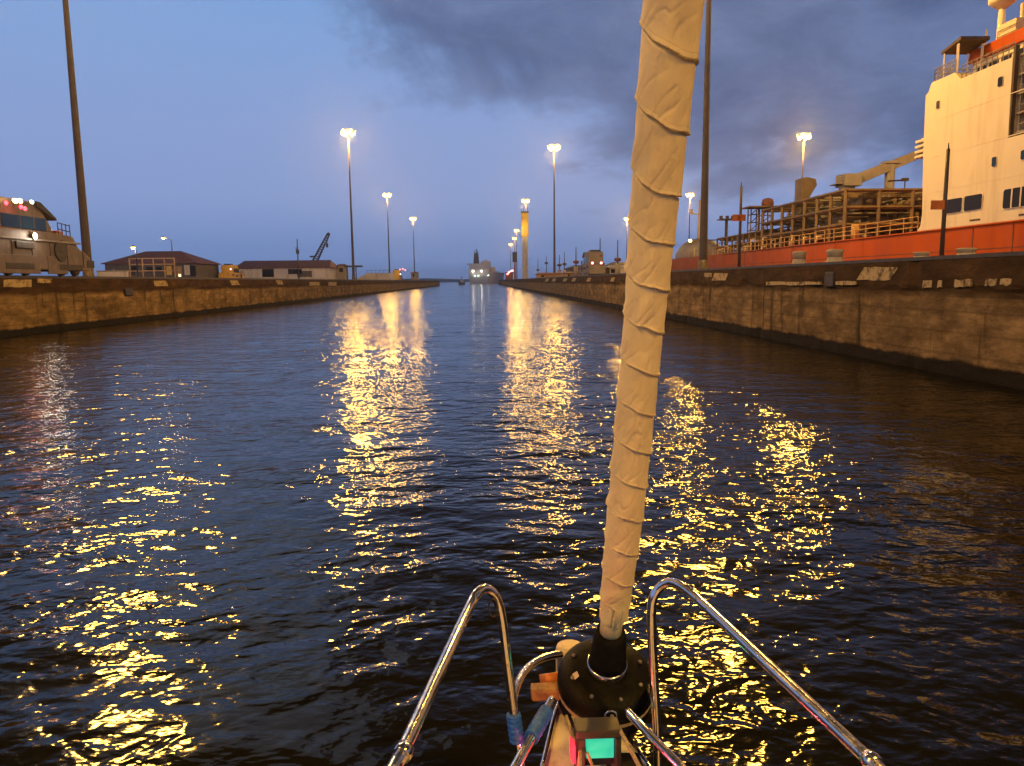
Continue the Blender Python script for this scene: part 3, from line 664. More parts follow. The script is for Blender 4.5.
# street lamps
def street_lamp(label, px, py, Y, arm, z_base=ZQ, pw=2500):
    h = PY(px, py, Y); x = h.x+arm
    t = Thing('street_lamp', label, 'street lamp', (x, Y, z_base), 'street lamps behind the left quay')
    mb = MB(); pts = [(x, Y, z_base), (x, Y, h.z-0.9)] + [(x-arm*0.25*k**1.4/2, Y, h.z-0.9+0.45*math.sin(k*0.6)*1.4) for k in (1,2,)] + [(h.x, Y, h.z+0.12)]
    mb.tube(pts, [0.16, 0.11, 0.09, 0.08, 0.07], 8); t.part(mb, 'pole', 'dark_steel')
    mb = MB(); mb.lathe((h.x, Y, h.z), [(0.42, -0.02), (0.38, 0.14), (0.15, 0.3)], 12); hd = t.part(mb, 'lamp_head', 'galv')
    mb = MB(); mb.lathe((h.x, Y, h.z), [(0.12, -0.36), (0.32, -0.25), (0.4, -0.025)], 12); t.part(mb, 'lens', 'lamp_lens' , hd)
    point_light('street_glow', (h.x-x, 0, h.z-z_base-0.5), pw*0.5, (1, 0.72, 0.42), 0.35, t.o)
street_lamp('bright street lamp above the left end of the dark warehouse roof', 133, 247, 150, 0.5)
street_lamp('street lamp on a bent arm above the middle of the warehouse roof', 163, 237.5, 196, 2.0)
street_lamp('tiny low lamp beside the left corner of the dark warehouse', 113.5, 270.5, 172, 0.3, pw=300)
# signal post on the shed
t = Thing('signal_post', 'thin signal post with a dark lamp box rising from the long white shed', 'signal post', (PY(297,276,222).x, 222, ZQ)); c = PY(297, 239, 222)
mb = MB(); mb.tube([(c.x, 222, ZQ), (c.x, 222, c.z)], [0.22, 0.12], 8); t.part(mb, 'pole', 'pole_paint')
c2 = PY(297, 252, 222); mb = MB(); mb.box((c.x-0.4, 221.6, c2.z-0.5), (c.x+0.4, 222.3, c2.z+0.7)); mb.box((c.x-0.5, 221.7, c2.z+0.9), (c.x+0.1, 222.2, c2.z+1.2)); t.part(mb, 'lamp_box', 'crane_dark')
# crawler crane
Yc = 260
t = Thing('crawler_crane', 'dark lattice crane with its jib raised behind the long white shed', 'crane', (PY(315,276,Yc).x, Yc, ZQ))
def lattice(mb, a, b_, w0, w1, n, th):
    a, b_ = Vector(a), Vector(b_); d = (b_-a).normalized(); u = d.cross(Vector((0,1,0))).normalized(); v = Vector((0,1,0))
    prev = None
    for i in range(n+1):
        c = a.lerp(b_, i/n); w_ = w0+(w1-w0)*i/n
        q = [c+u*w_+v*w_, c-u*w_+v*w_, c-u*w_-v*w_, c+u*w_-v*w_]
        if prev:
            for k in range(4): mb.bar(prev[k], q[k], th); mb.bar(prev[k], q[(k+1)%4], th*0.7)
        prev = q
    return mb
a = PY(314.5, 262, Yc); b_ = PY(328.5, 234, Yc); mb = MB(); lattice(mb, (a.x, Yc, a.z), (b_.x, Yc, b_.z), 0.75, 0.38, 12, 0.22); t.part(mb, 'jib', 'crane_dark')
mb = MB(); mb.lathe((b_.x, Yc, b_.z), [(0.5,-0.4),(0.5,0.4)], 12, 0, (0,1,0)); t.part(mb, 'jib_head', 'crane_dark')
mb = MB(); mb.tube([(b_.x+0.1, Yc, b_.z), (b_.x-0.6, Yc, b_.z-3.0)], 0.06, 6); h_ = t.part(mb, 'hoist_rope', 'crane_dark')
mb = MB(); mb.box((b_.x-0.95, Yc-0.3, b_.z-4.4), (b_.x-0.3, Yc+0.3, b_.z-3.0)); t.part(mb, 'hook_block', 'crane_dark', h_)
c = PY(313, 256.5, Yc); d = PY(317.5, 254, Yc); mb = MB(); mb.box((c.x-1.0, Yc-0.4, c.z-0.3), (c.x+0.4, Yc+0.4, c.z+0.25)); mb.tube([(c.x, Yc, c.z), (a.x+0.5, Yc, a.z-1)], 0.1, 6); t.part(mb, 'gantry', 'crane_dark')
mb = MB(); mb.box((a.x-3.5, Yc-1.5, ZQ+1.2), (a.x+1.5, Yc+1.5, ZQ+3.6)); mb.box((a.x+0.2, Yc-1.6, ZQ+1.2), (a.x+1.7, Yc-0.2, ZQ+4.0)); t.part(mb, 'cab', 'crane_dark', bevel=0.1)
for dy in (-1.8, 1.2): mb = MB(); mb.box((a.x-3.2, Yc+dy, ZQ), (a.x+2.2, Yc+dy+0.7, ZQ+1.1)); t.part(mb, 'track', 'loco_dark', bevel=0.3)

# ---------------------------------------------------------------- centre wall furniture
def bollard(px, py_top, py_base, X, label, wpx):
    b0 = PX(px, py_base, X); Y = b0.y; r = wpx/2/F_*Y; zt = PX(px, py_top, X).z; h = zt-ZQ
    t = Thing('mooring_bollard', label, 'bollard', (X, Y, ZQ), 'mooring bollards on the centre wall')
    mb = MB(); mb.lathe((X, Y, ZQ+0.004), [(r*1.25, 0), (r*1.25, h*0.12), (r*0.9, h*0.2), (r*0.86, h*0.45)], 24); t.part(mb, 'foot', 'concrete_light')
    mb = MB(); mb.lathe((X, Y, ZQ+h*0.455), [(r*0.86, 0), (r*0.86, h*0.25), (r*0.98, h*0.33), (r*0.98, h*0.48), (r*0.8, h*0.545), (r*0.3, h*0.56)], 24); t.part(mb, 'head', 'concrete_light')
bollard(799, 251.5, 265, 11.9, 'narrow grey mooring bollard nearest the rolled sail', 14)
bollard(834.5, 249.5, 263.5, 11.95, 'second, stout grey bollard above the painted coping mark', 17)
bollard(921, 252, 259, 12.0, 'low grey bollard at the foot of the right sign post', 16)
bollard(966, 248, 257, 12.0, 'grey bollard nearest the right picture edge', 19)
def sign_post(px, X, py_top, py_s0, py_s1, sx0, sx1, label, base_py, mat='rust_orange'):
    c = PX(px, base_py, X); Y = c.y; zt = PY(px, py_top, Y).z
    t = Thing('sign_post', label, 'sign post', (X, Y, ZQ), 'sign posts on the centre wall')
    mb = MB(); mb.tube([(X, Y, ZQ), (X, Y, zt)], [0.10, 0.075], 10); mb.lathe((X, Y, zt), [(0.03, 0), (0.02, 0.25)], 8); t.part(mb, 'post', 'pole_paint')
    a, b_ = PY(sx0, py_s0, Y-0.15), PY(sx1, py_s1, Y-0.15); mb = MB(); mb.box((a.x, Y-0.19, b_.z), (b_.x, Y-0.13, a.z)); bo = t.part(mb, 'sign_board', mat, bevel=0.01)
    return t, a, b_, Y, bo
t, a, b_, Y, bo = sign_post(739, 16.0, 186, 214.5, 221, 732.5, 745.5, 'tall thin post with an orange-brown board, right of the near centre mast', 268)
mb = MB(); cx_ = (a.x+b_.x)/2; mb.box((cx_-0.1, Y-0.2, b_.z+0.05), (cx_+0.12, Y-0.193, a.z-0.05)); t.part(mb, 'sign_mark', 'ship_red', bo)
t, a, b_, Y, bo = sign_post(941.5, 20.0, 149, 200.5, 209.5, 931, 944, 'thin post with a brown board in front of the white ship tower', 257)
# marker posts farther along
for i, (px, top, disc, Y, lab) in enumerate([(576, 247, 262, 140, 'marker post with a round platform, next right of the unlit middle of the lit mast'), (600, 238, 256, 127, 'tallest marker post, above the two red lamps'), (617.5, 240, 259.5, 118, 'marker post nearest the rolled sail'),
        (559.5, 255, 265, 175, 'small far marker post just right of the lit mast pole'), (564.5, 252, 264, 190, 'slim far marker post between two platform posts'), (546.5, 256, 263, 230, 'faint far marker post left of the lit mast pole'), (538, 258, 270, 260, 'tiniest far marker post near the yellow tower')]):
    c = PY(px, 277, Y); t = Thing('marker_post', lab, 'marker post', (c.x, Y, ZQ), 'marker posts with platforms on the centre wall')
    zt = PY(px, top, Y).z; zd = PY(px, disc, Y).z
    mb = MB(); mb.tube([(c.x, Y, ZQ), (c.x, Y, zt)], [0.14, 0.07], 8); t.part(mb, 'pole', 'pole_paint')
    mb = MB(); mb.lathe((c.x, Y, zd), [(0.15, -0.35), (0.5, -0.2), (0.55, 0.1), (0.42, 0.25)], 14); t.part(mb, 'platform', 'roof_red' if i < 3 else 'pole_paint')
    mb = MB(); mb.lathe((c.x, Y, ZQ), [(0.42, 0), (0.4, 1.9), (0.3, 2.0)], 10); t.part(mb, 'plinth', 'concrete_light')
shed('white_control_house', 'small white house with a lit front, just left of the rolled sail', 608, 636, 266, 267.5, 128, 8, 'wall_white', 276, [(611,616,269,273,'window_dark','window')], hip=1.0, roofm='naval_grey', over=0.3)
shed('low_store', 'low yellowish store building beside the lit centre mast', 537, 562, 273.4, 274.2, 170, 5, 'timber', 279, [(541,544,275.2,277,'window_dark','door')], hip=0.6, roofm='roof_red', over=0.2)
shed('low_store', 'low pale store building left of the two red lamps', 563, 590, 272.4, 273.4, 160, 5, 'timber', 279, [(568,570,274.4,277,'window_dark','door'),(580,583,274.4,277,'window_dark','window')], hip=0.6, roofm='rack_steel', over=0.2)
shed('far_warehouse', 'distant dark warehouse roof behind the marker posts', 568, 592, 265.5, 268.5, 330, 20, 'wall_dark', 277, [], hip=4, roofm='crane_dark')
shed('far_warehouse', 'distant blue-dark warehouse roof behind the white control house', 606, 642, 262.5, 267.5, 300, 20, 'wall_dark', 277, [], hip=4, roofm='crane_dark')
# yellow-topped tower
Y = 268; a, b_ = PY(521.3, 275, Y), PY(529.3, 275, Y); zt = PY(525, 213, Y).z; zm = PY(525, 237, Y).z; xm = (a.x+b_.x)/2
t = Thing('signal_tower', 'tall pale tower with a lit yellow top on the centre wall', 'tower', (xm, Y, ZQ))
mb = MB(); mb.box((xm-0.95, Y-1.2, ZQ), (xm+0.95, Y+1.2, zm)); t.part(mb, 'shaft', 'wall_white', bevel=0.1)
mb = MB()
for i in range(7): z_ = zm+0.005+(zt-zm)*i/7; mb.box((xm-1.2, Y-1.4, z_+0.12), (xm+1.2, Y+1.4, z_+(zt-zm)/7-0.05))
mb.box((xm-1.05, Y-1.25, zm+0.003), (xm+1.05, Y+1.25, zt)); t.part(mb, 'tower_head', 'yellow_paint')
mb = MB()
for dx in (-1.2, -0.4, 0.9): mb.bar((xm+dx, Y, zt), (xm+dx, Y, zt+2.5+dx), 0.12)
mb.box((xm-1.3, Y-1.3, zt+0.003), (xm+1.3, Y+1.3, zt+0.4)); t.part(mb, 'aerial', 'dark_steel')
mb = MB(); fl = PY(519.5, 228, Y); 
point_light('tower_fill_light', (-2.5, -5.5, zm+2-ZQ), 1800, (1, 0.72, 0.3), 0.3, t.o)  # added fill light to brighten the yellow tower head
mb.bar((xm-1.0, Y, zm-0.5), (xm-2.5, Y-5.0, zm+1.2), 0.12); fb = t.part(mb, 'fill_light_arm', 'dark_steel')
mb = MB(); mb.box((xm-2.8, Y-5.4, zm+1.2), (xm-2.2, Y-5.0, zm+1.7)); t.part(mb, 'floodlight', 'dark_steel', fb)  # housing made up, with its arm, for the added fill light
# dark signal board
Y = 285; c = PY(515, 276, Y); zt = PY(515, 252, Y).z; zb_ = PY(515, 262, Y).z
t = Thing('signal_board', 'dark tall signal board on a post left of the yellow-topped tower', 'signal', (c.x, Y, ZQ))
mb = MB(); mb.tube([(c.x, Y, ZQ), (c.x, Y, zb_)], 0.35, 8); t.part(mb, 'post', 'rust_orange')
mb = MB(); mb.box((c.x-0.85, Y-0.4, zb_), (c.x+0.85, Y+0.4, zt)); t.part(mb, 'board', 'funnel_dark', bevel=0.08)
# distant group of red lamps on the wall
t = Thing('gate_control_hut', 'far hut with red warning lamps at the foot of the dark signal board', 'hut', (PY(509.5,280,330).x, 330, ZQ))
a, b_ = PY(506, 279, 330), PY(513, 279, 330); zt = PY(510, 273, 330).z; mb = MB(); mb.box((a.x, 330, ZQ), (b_.x, 336, zt)); t.part(mb, 'wall', 'roof_red')
mb = MB(); mb.box((a.x-0.3, 329.7, zt+0.003), (b_.x+0.3, 336.3, zt+0.3)); t.part(mb, 'roof', 'crane_dark')
for px, py in ((507.6, 274), (509, 272.3), (511, 271), (512.5, 270.6)):
    c = PY(px, py, 329); mb = MB(); mb.lathe((c.x, 329.5, c.z), [(0.32, -0.3), (0.4, 0), (0.32, 0.3)], 10); t.part(mb, 'warning_lamp', 'lamp_pink')

# ---------------------------------------------------------------- red ship in the next chamber
XS = 30.15
def s(px, py, X=XS): p_ = PX(px, py, X); return (p_.y, p_.z)
ship = Thing('tanker_ship', 'large red-hulled cargo ship with a white deckhouse in the next lock chamber', 'ship', (46, 60, 0))
ZD = PX(925, 230.7, XS).z
Yf = 122.0
# hull in plan: parallel sides, pointed bow
hull = MB(); BW = 31.6; xc_ = XS+BW/2
st = [(-18, 0.93), (-8, 1.0), (0, 1.0), (30, 1.0), (60, 1.0), (105, 1.0), (122, 1.0), (130, 0.93), (136, 0.8), (142, 0.6), (147, 0.35), (150.5, 0.03)]
vs = []; lev = [(-6, 0.97), (0, 1.0), (ZD-0.9, 1.0), (ZD, 1.0)]
for (y, k) in st:
    rise = max(0, (y-115)/31.5)**1.5*0.5
    for (z_, kk) in lev:
        hw = BW/2*k*kk
        vs.append((xc_-hw, y, z_+(rise if z_ > 1 else 0)))
    for (z_, kk) in lev[::-1]:
        hw = BW/2*k*kk; vs.append((xc_+hw, y, z_+(rise if z_ > 1 else 0)))
fs = []
for i in range(len(st)-1):
    for k in range(7): fs.append((i*8+k, (i+1)*8+k, (i+1)*8+k+1, i*8+k+1))
fs.append(tuple(range(8))); fs.append(tuple((len(st)-1)*8+k for k in range(8)))
hull.add(vs, fs); hu = ship.part(hull, 'hull', 'ship_red')
mb = MB(); mb.tube([(XS-0.03, y, ZD-0.05) for y in (-8, 30, 60, 95)] , 0.07, 6); ship.part(mb, 'rubbing_strake', 'ship_red', hu)
mb = MB()
mb.box((XS-0.012, -8, ZD-1.5), (XS-0.003, 118, ZD-1.46))
for px in (1012, 972, 835, 792, 745, 700): y, z_ = s(px, 250); mb.box((XS-0.02, y-0.03, 0.5), (XS-0.003, y+0.03, ZD-0.02))
ship.part(mb, 'weld_seam', 'pipe_dark', hu)
# deckhouse: outlined from its side, extruded across the ship
side = [(926, 232.5), (916.5, 232), (920, 226), (921.8, 214), (923, 150), (925.5, 95.5), (928.3, 92), (931.5, 82.5), (954.5, 72.5), (960, 79)]
pts = [s(*q) for q in side]
zt = pts[-1][1]; ytop = pts[-1][0]
yz = [(pts[0][0], ZD)] + [(y, max(z_, ZD)) for y, z_ in pts[1:]]
y_rec, z_rec = s(1012.5, 58)
yr2, zr2 = s(1008, 138)
yz2 = yz + [(y_rec, zt), (yr2, zr2), (20, zr2), (20, ZD)]
mb = MB(); mb.prism_x(yz2, XS, XS+BW-1.5); dh = ship.part(mb, 'deckhouse', 'ship_white', bevel=0.04)
mb = MB(); mb.box((XS+3.2, 14, zr2+0.003), (XS+BW-4, y_rec-0.3, zt+2.4)); ship.part(mb, 'upper_deckhouse', 'ship_grey', dh)
for k in range(5):   # galleries of the recess
    mb = MB(); z_ = zr2+0.2+(zt-zr2)*k/4.2; mb.box((XS+0.25, 20, z_), (XS+3.15, y_rec-0.25, z_+0.1))
    for j in range(8): yy = y_rec-0.4-j*1.4; mb.bar((XS+0.35, yy, z_+0.1), (XS+0.35, yy, z_+1.1), 0.06)
    for q in (0.5, 1.1): mb.bar((XS+0.35, 20, z_+q), (XS+0.35, y_rec-0.3, z_+q), 0.05)
    ship.part(mb, 'gallery', 'ship_grey', dh)
mb = MB(); mb.box((XS+0.02, y_rec-0.2, zr2), (XS+0.25, y_rec-0.02, zt+0.6)); ship.part(mb, 'recess_frame', 'pipe_dark', dh)
def win(px0, px1, py0, py1, mat='window_dark', nm='window', bars=0, dx=0.0):
    (ya, za), (yb, zb) = s(px0, py0), s(px1, py1)
    ym, zc2 = (ya+yb)/2, s((px0+px1)/2, (py0+py1)/2)[1]; hh_ = abs(s((px0+px1)/2, py0)[1]-s((px0+px1)/2, py1)[1])/2; hw = abs(ya-yb)/2
    r = min(hh_, hw)*0.3; out_ = []
    for (cy_, cz_, a0) in ((ym+hw-r, zc2+hh_-r, 0), (ym-hw+r, zc2+hh_-r, 90), (ym-hw+r, zc2-hh_+r, 180), (ym+hw-r, zc2-hh_+r, 270)):
        for k in range(4): an = R(a0+k*30); out_.append((cy_+r*math.cos(an), cz_+r*math.sin(an)))
    fr = [(ym+(y-ym)*1.05, zc2+(z_-zc2)*1.06) for y, z_ in out_]
    mb = MB(); mb.prism_x(fr, XS-0.05, XS+0.01); f_ = ship.part(mb, nm, 'ship_white', dh)
    mb = MB(); mb.prism_x(out_, XS-0.058, XS-0.02); ship.part(mb, 'pane', mat, f_)
    if bars:
        mb = MB()
        for i in range(1, bars): y = ym-hw+2*hw*i/bars; mb.box((XS-0.08, y-0.05, zc2-hh_), (XS-0.06, y+0.05, zc2+hh_))
        ship.part(mb, 'mullion', 'ship_white', f_)
win(943.5, 962, 199, 213); win(965.5, 982, 195, 210); win(1005, 1060, 185, 205, bars=6)
win(937.3, 939.8, 101, 108.5); win(999, 1003, 77, 86); win(993, 996.5, 157, 166, 'window_teal'); win(1022, 1027, 150, 159, 'window_teal')
mb = MB()
for z_ in (s(960, 112)[1], s(960, 150)[1], s(960, 187)[1]): mb.box((XS-0.008, 21, z_), (XS+0.02, s(926, 150)[0]-0.3, z_+0.05))
ship.part(mb, 'plate_seam', 'ship_white', dh)
mb = MB()
for (a0, b0, c0) in ((970, 980, 220.5), (1019, 1030, 215)): ya, z_ = s(a0, c0); yb, _ = s(b0, c0); mb.box((XS-0.03, yb, z_-0.05), (XS-0.003, ya, z_+0.05))
ship.part(mb, 'scupper', 'pipe_dark', dh)
# bridge wing top: awning, rails, red house, mast
def rail_line(pts3, h, n_st, name, mat, par, levels=3, th=0.05):
    mb = MB(); tot = []
    for a, b_ in zip(pts3[:-1], pts3[1:]):
        a, b_ = Vector(a), Vector(b_)
        for l in range(1, levels+1): mb.bar(a+Vector((0,0,h*l/levels)), b_+Vector((0,0,h*l/levels)), th)
        for i in range(n_st+1): c = a.lerp(b_, i/n_st); mb.bar(c, c+Vector((0,0,h)), th)
    return ship.part(mb, name, mat, par)
y0_, z0_ = s(933, 82); y1_, z1_ = s(954, 73)
rail_line([(XS+0.1, y1_, pts[8][1]), (XS+0.1, y0_, pts[8][1]), (XS+8, y0_, pts[8][1])], 0.8, 8, 'railing', 'ship_grey', dh)
rail_line([(XS+0.1, y_rec, zt), (XS+0.1, pts[9][0], zt)], 0.8, 10, 'railing', 'ship_grey', dh)
ya, za = s(936, 59, XS+1.4); yb, zb = s(974, 48, XS+1.4); ya = min(ya, y0_+0.1)
mb = MB(); mb.prism_x([(ya, za-0.3), (ya, za-0.12), (yb, za+0.25), (yb, za+0.05)], XS+0.5, XS+2.4); aw = ship.part(mb, 'awning', 'pipe_dark', dh)
for y in (ya-0.2, ya-1.6, yb+0.3):
    for x in (XS+0.6, XS+2.2):
        mb = MB(); mb.bar((x, y, pts[8][1]-0.8), (x, y, za-0.1), 0.08); ship.part(mb, 'awning_post', 'ship_white', aw)
yh, zh = s(974, 57, XS+2.5)
mb = MB(); mb.box((XS+2.5, 22, zt+0.003), (XS+14, yh, zh-0.4)); rh = ship.part(mb, 'wheelhouse', 'ship_white', dh)
mb = MB(); mb.prism_x([(22, zh-0.39), (yh+0.3, zh-0.39), (yh+0.1, zh+0.35), (22, zh+0.35)], XS+2.3, XS+14.2); ship.part(mb, 'wheelhouse_roof', 'ship_red', rh)
mb = MB()
for i in range(6): y = yh-0.5-i*1.15; mb.box((XS+2.46, y-0.9, zt+0.5), (XS+2.49, y, zt+1.3))
ship.part(mb, 'wheelhouse_window', 'window_dark', rh)
rail_line([(XS+3, 24, zh+0.35), (XS+3, yh-1.5, zh+0.35)], 0.75, 10, 'railing', 'ship_grey', rh, 2)
xm_ = XS+5.5; c = PX(1000, 40, xm_); mb = MB(); zt2 = PX(1002, 6, xm_).z; mb.tube([(xm_, c.y, zh+0.3), (xm_, c.y, zt2)], [0.28, 0.2], 12); ma = ship.part(mb, 'radar_mast', 'ship_white', dh)
mb = MB(); mb.lathe((xm_, c.y, zt2), [(0.2, -0.25), (0.75, 0.15), (0.85, 0.25), (0.85, 0.7), (0.5, 1.15)], 20); ship.part(mb, 'radome', 'ship_white', ma)
c = PX(986, 40, xm_); mb = MB(); mb.bar((xm_, c.y, zh), (xm_, c.y, PX(986, 30, xm_).z), 0.1); ship.part(mb, 'aerial', 'galv', dh)
c = PX(1021, 30, XS+4); mb = MB(); mb.tube([(c.x, c.y, zh), (c.x, c.y, c.z+1.6)], 0.12, 8); mb.box((c.x-0.9, c.y-0.8, zh+0.3), (c.x+0.9, c.y+0.8, zh+1.5)); ship.part(mb, 'aerial_base', 'cream_plastic', dh)
# louvred wing box ahead of the deckhouse
(ya, za), (yb, zb) = s(914, 139.5, XS+0.8), s(922, 157, XS+0.8)
mb = MB()
for i in range(4): z_ = zb+(za-zb)*i/4; mb.box((XS+0.75, yb-0.6, z_), (XS+2.1, ya-0.25, z_+(za-zb)/4*0.55))
mb.box((XS+1.1, yb-0.6, zb), (XS+2.0, ya-0.4, za)); ship.part(mb, 'louvre_box', 'ship_white', dh, bevel=0.03)
# pipe rack: a multi-level steel frame on deck
XA, XB = XS+3.4, XS+16
ye = PX(846, 190, XA).y; zr_ = PX(846, 190.5, XA).z; yfr = PX(762, 240, XA).y
levels = [ZD+ (zr_-ZD)*k for k in (0.36, 0.68, 1.0)]
def rack(y0, y1, x0, x1, levs, ny, nx, th, name, mats=('rack_steel',)):
    mb = MB()
    ys_ = [y0+(y1-y0)*i/ny for i in range(ny+1)]; xs_ = [x0+(x1-x0)*i/nx for i in range(nx+1)]
    for x in xs_:
        for y in ys_: mb.bar((x, y, ZD), (x, y, levs[-1]), th)
    for z_ in levs:
        for x in xs_: mb.bar((x, y0, z_), (x, y1, z_), th*1.05)
        for y in ys_: mb.bar((x0, y, z_), (x1, y, z_), th*0.95)
    return ship.part(mb, name, mats[0])
rk = rack(ye, yfr, XA, XB, levels, 7, 4, 0.26, 'pipe_rack')
rng = random.Random(4)
def pipes(x0, x1, y0, y1, z0, z1, n, name, mats, par=None, seed=0):
    rg = random.Random(seed)
    for mi, mt in enumerate(mats):
        mb = MB()
        for i in range(n):
            x = rg.uniform(x0, x1); z_ = rg.uniform(z0, z1); r = rg.choice((0.06, 0.09, 0.14, 0.2)); ya, yb = sorted((rg.uniform(y0, y1), rg.uniform(y0, y1)))
            if rg.random() < 0.55:
                ya, yb = y0, y1; mb.tube([(x, ya, z_), (x, yb, z_)], r, 8)
            else:
                mb.tube([(x, ya, ZD), (x, ya, z_), (x, yb, z_), (x, yb, z_-rg.uniform(0.3, 1.2))], r, 8)
        for i in range(n//2):
            y = rg.uniform(y0, y1); z_ = rg.uniform(z0, z1); r = rg.choice((0.05, 0.08, 0.12)); mb.tube([(x0, y, z_), (rg.uniform(x0+1, x1), y, z_)], r, 8)
        ship.part(mb, name, mt, par)
pipes(XA+0.4, XB, ye, yfr, ZD+0.6, zr_+0.1, 30, 'cargo_pipes', ('pipe_dark', 'rack_steel', 'ship_grey'), None, 2)
mb = MB()
for lv in levels[:2]:
    for k in range(3):
        x0 = rng.uniform(XA+0.5, XB-4); mb.box((x0, ye+0.6+k*2.5*rng.random(), lv+0.14), (x0+rng.uniform(1, 4), ye+3+k*3.5, lv+rng.uniform(0.6, 1.3)))
        ship.part(mb, 'pump_box', 'pipe_dark'); mb = MB()
for k in range(7):
    y = ye+1.5+k*(yfr-ye-3)/6.5; x0 = XA+rng.uniform(1.5, 5); mb = MB(); mb.box((x0, y, ZD+0.003), (x0+rng.uniform(1, 3), y+rng.uniform(0.8, 2.2), ZD+rng.uniform(0.8, 2.0)))
    ship.part(mb, 'pump_box', 'pipe_dark')
# sloping stair and rails close to the deckhouse
rail_line([(XS+0.3, pts[1][0]+0.4, ZD), (XS+0.3, ye-1, ZD)], 1.05, 9, 'deck_rail', 'timber', hu)
rail_line([(XS+0.3, ye-1, ZD), (XS+0.3, 100, ZD)], 0.95, 26, 'deck_rail', 'timber', hu, 2, 0.06)
mb = MB()
for i in range(24):
    y = ye+2+i*1.75; x = XS+rng.uniform(0.9, 2.6); h = rng.uniform(0.4, 1.4); mb.tube([(x, y, ZD), (x, y, ZD+h), (x+0.5, y, ZD+h)], rng.choice((0.06, 0.1, 0.14)), 7)
    ship.part(mb, 'deck_vent', 'cream_plastic'); mb = MB()
y_, z_ = s(841, 228); mb = MB(); mb.tube([(XS+1.2, y_, ZD), (XS+1.2, y_+0, ZD+1.3)], 0.3, 12); ship.part(mb, 'deck_vent', 'timber')
# lower forward rack and masts
yg = PX(716, 240, XA).y; zl = PX(762, 224, XA).z
rack(yfr+0.6, yg, XA+0.2, XB-3, [ZD+1.3, ZD+2.5], 8, 3, 0.17, 'forward_rack')
pipes(XA+0.4, XB-3, yfr, yg, ZD+0.4, ZD+2.9, 16, 'forward_pipes', ('pipe_dark', 'rack_steel'), None, 8)
# tower of platforms around px 745-775
def lattice_tower(px, X, top, bot_w, nm):
    c = PX(px, 240, X); zt_ = PY(px, top, c.y).z; mb = MB(); n = 6
    for i in range(n):
        za_, zb2 = ZD+(zt_-ZD)*i/n, ZD+(zt_-ZD)*(i+1)/n
        for (dx, dy) in ((-1,-1),(1,-1),(1,1),(-1,1)):
            mb.bar((X+dx*bot_w, c.y+dy*bot_w, za_), (X+dx*bot_w, c.y+dy*bot_w, zb2), 0.12)
        mb.bar((X-bot_w, c.y-bot_w, za_), (X+bot_w, c.y-bot_w, zb2), 0.08); mb.bar((X-bot_w, c.y-bot_w, zb2), (X+bot_w, c.y-bot_w, zb2), 0.1); mb.bar((X-bot_w, c.y+bot_w, zb2), (X-bot_w, c.y-bot_w, zb2), 0.1)
    return mb, c.y, zt_
mb, y_, zt_ = lattice_tower(753, XA+1.5, 207, 0.55, ''); ship.part(mb, 'access_tower', 'rack_steel')
mb, y_, zt_ = lattice_tower(764, XA+2, 208, 0.6, ''); mb.box((XA-0.5, y_-1.4, zt_), (XA+4.5, y_+1.6, zt_+0.15)); at = ship.part(mb, 'access_tower', 'rack_steel')
mb = MB(); mb.lathe((XA+2.3, y_, zt_+0.155), [(0.7, 0), (0.75, 0.5), (0.6, 0.9), (0.2, 1.05)], 14); ship.part(mb, 'monitor_drum', 'roof_red', at)
c = PX(726, 240, XA+2); z1 = PY(726, 218, c.y).z; mb = MB(); mb.tube([(XA+2, c.y, ZD), (XA+2, c.y, z1-0.3)], 0.22, 8); mb.box((XA+0.9, c.y-1, z1-0.3), (XA+3.1, c.y+1, z1-0.15)); ship.part(mb, 'gangway_crane', 'pipe_dark')
mb = MB()
for dx in (-0.8, 0.1, 0.9): mb.tube([(XA+2+dx, c.y, z1-0.15), (XA+2+dx, c.y, z1+0.3)], 0.25, 8)
ship.part(mb, 'winch_head', 'pipe_dark')
# crane: king post, jib to the deckhouse, support post
XC = XS+9
yk = PX(848, 190, XC).y; zj0 = PX(848, 181, XC).z; zj1 = PY(918, 152, yk).z; xj1 = PY(921, 152, yk).x
zj0 = PY(848, 182, yk).z; xk = PY(847, 182, yk).x
mb = MB(); mb.tube([(xk, yk, ZD), (xk, yk, zj0-0.7), (xk, yk, zj0+0.2)], [0.85, 0.8, 0.95], 14); kp = ship.part(mb, 'crane_post', 'ship_grey')
mb = MB(); mb.box((xk-0.75, yk-1.1, zj0-0.5), (xk+1.1, yk+1.1, zj0+0.75)); mb.box((xk-1.5, yk-0.9, zj0-0.3), (xk-0.76, yk+0.9, zj0-0.2)); ship.part(mb, 'crane_cab', 'ship_grey', kp, bevel=0.05)
rail_line([(xk-1.5, yk-0.85, zj0-0.2), (xk-0.8, yk-0.85, zj0-0.2)], 0.8, 2, 'railing', 'ship_grey', kp)
u0 = Vector((xk+0.6, yk, zj0+0.1)); u1 = Vector((xj1+0.6, yk, zj1+0.1)); mb = MB()
d = (u1-u0).normalized(); nn_ = d.cross(Vector((0,1,0))).normalized()
if nn_.z < 0: nn_ = -nn_
q = []
for (c, hh_) in ((u0, 0.55), (u0.lerp(u1, 0.35), 0.5), (u1, 0.42)):
    q.append([c+nn_*hh_+Vector((0,0.45,0)), c+nn_*hh_-Vector((0,0.45,0)), c-nn_*hh_-Vector((0,0.45,0)), c-nn_*hh_+Vector((0,0.45,0))])
mb.add([v for r_ in q for v in r_], [(0,1,2,3), (8,9,10,11)] + [(4*i+k, 4*i+4+k, 4*i+4+(k+1)%4, 4*i+(k+1)%4) for i in range(2) for k in range(4)])
ship.part(mb, 'crane_jib', 'hut_grey', kp, bevel=0.04)
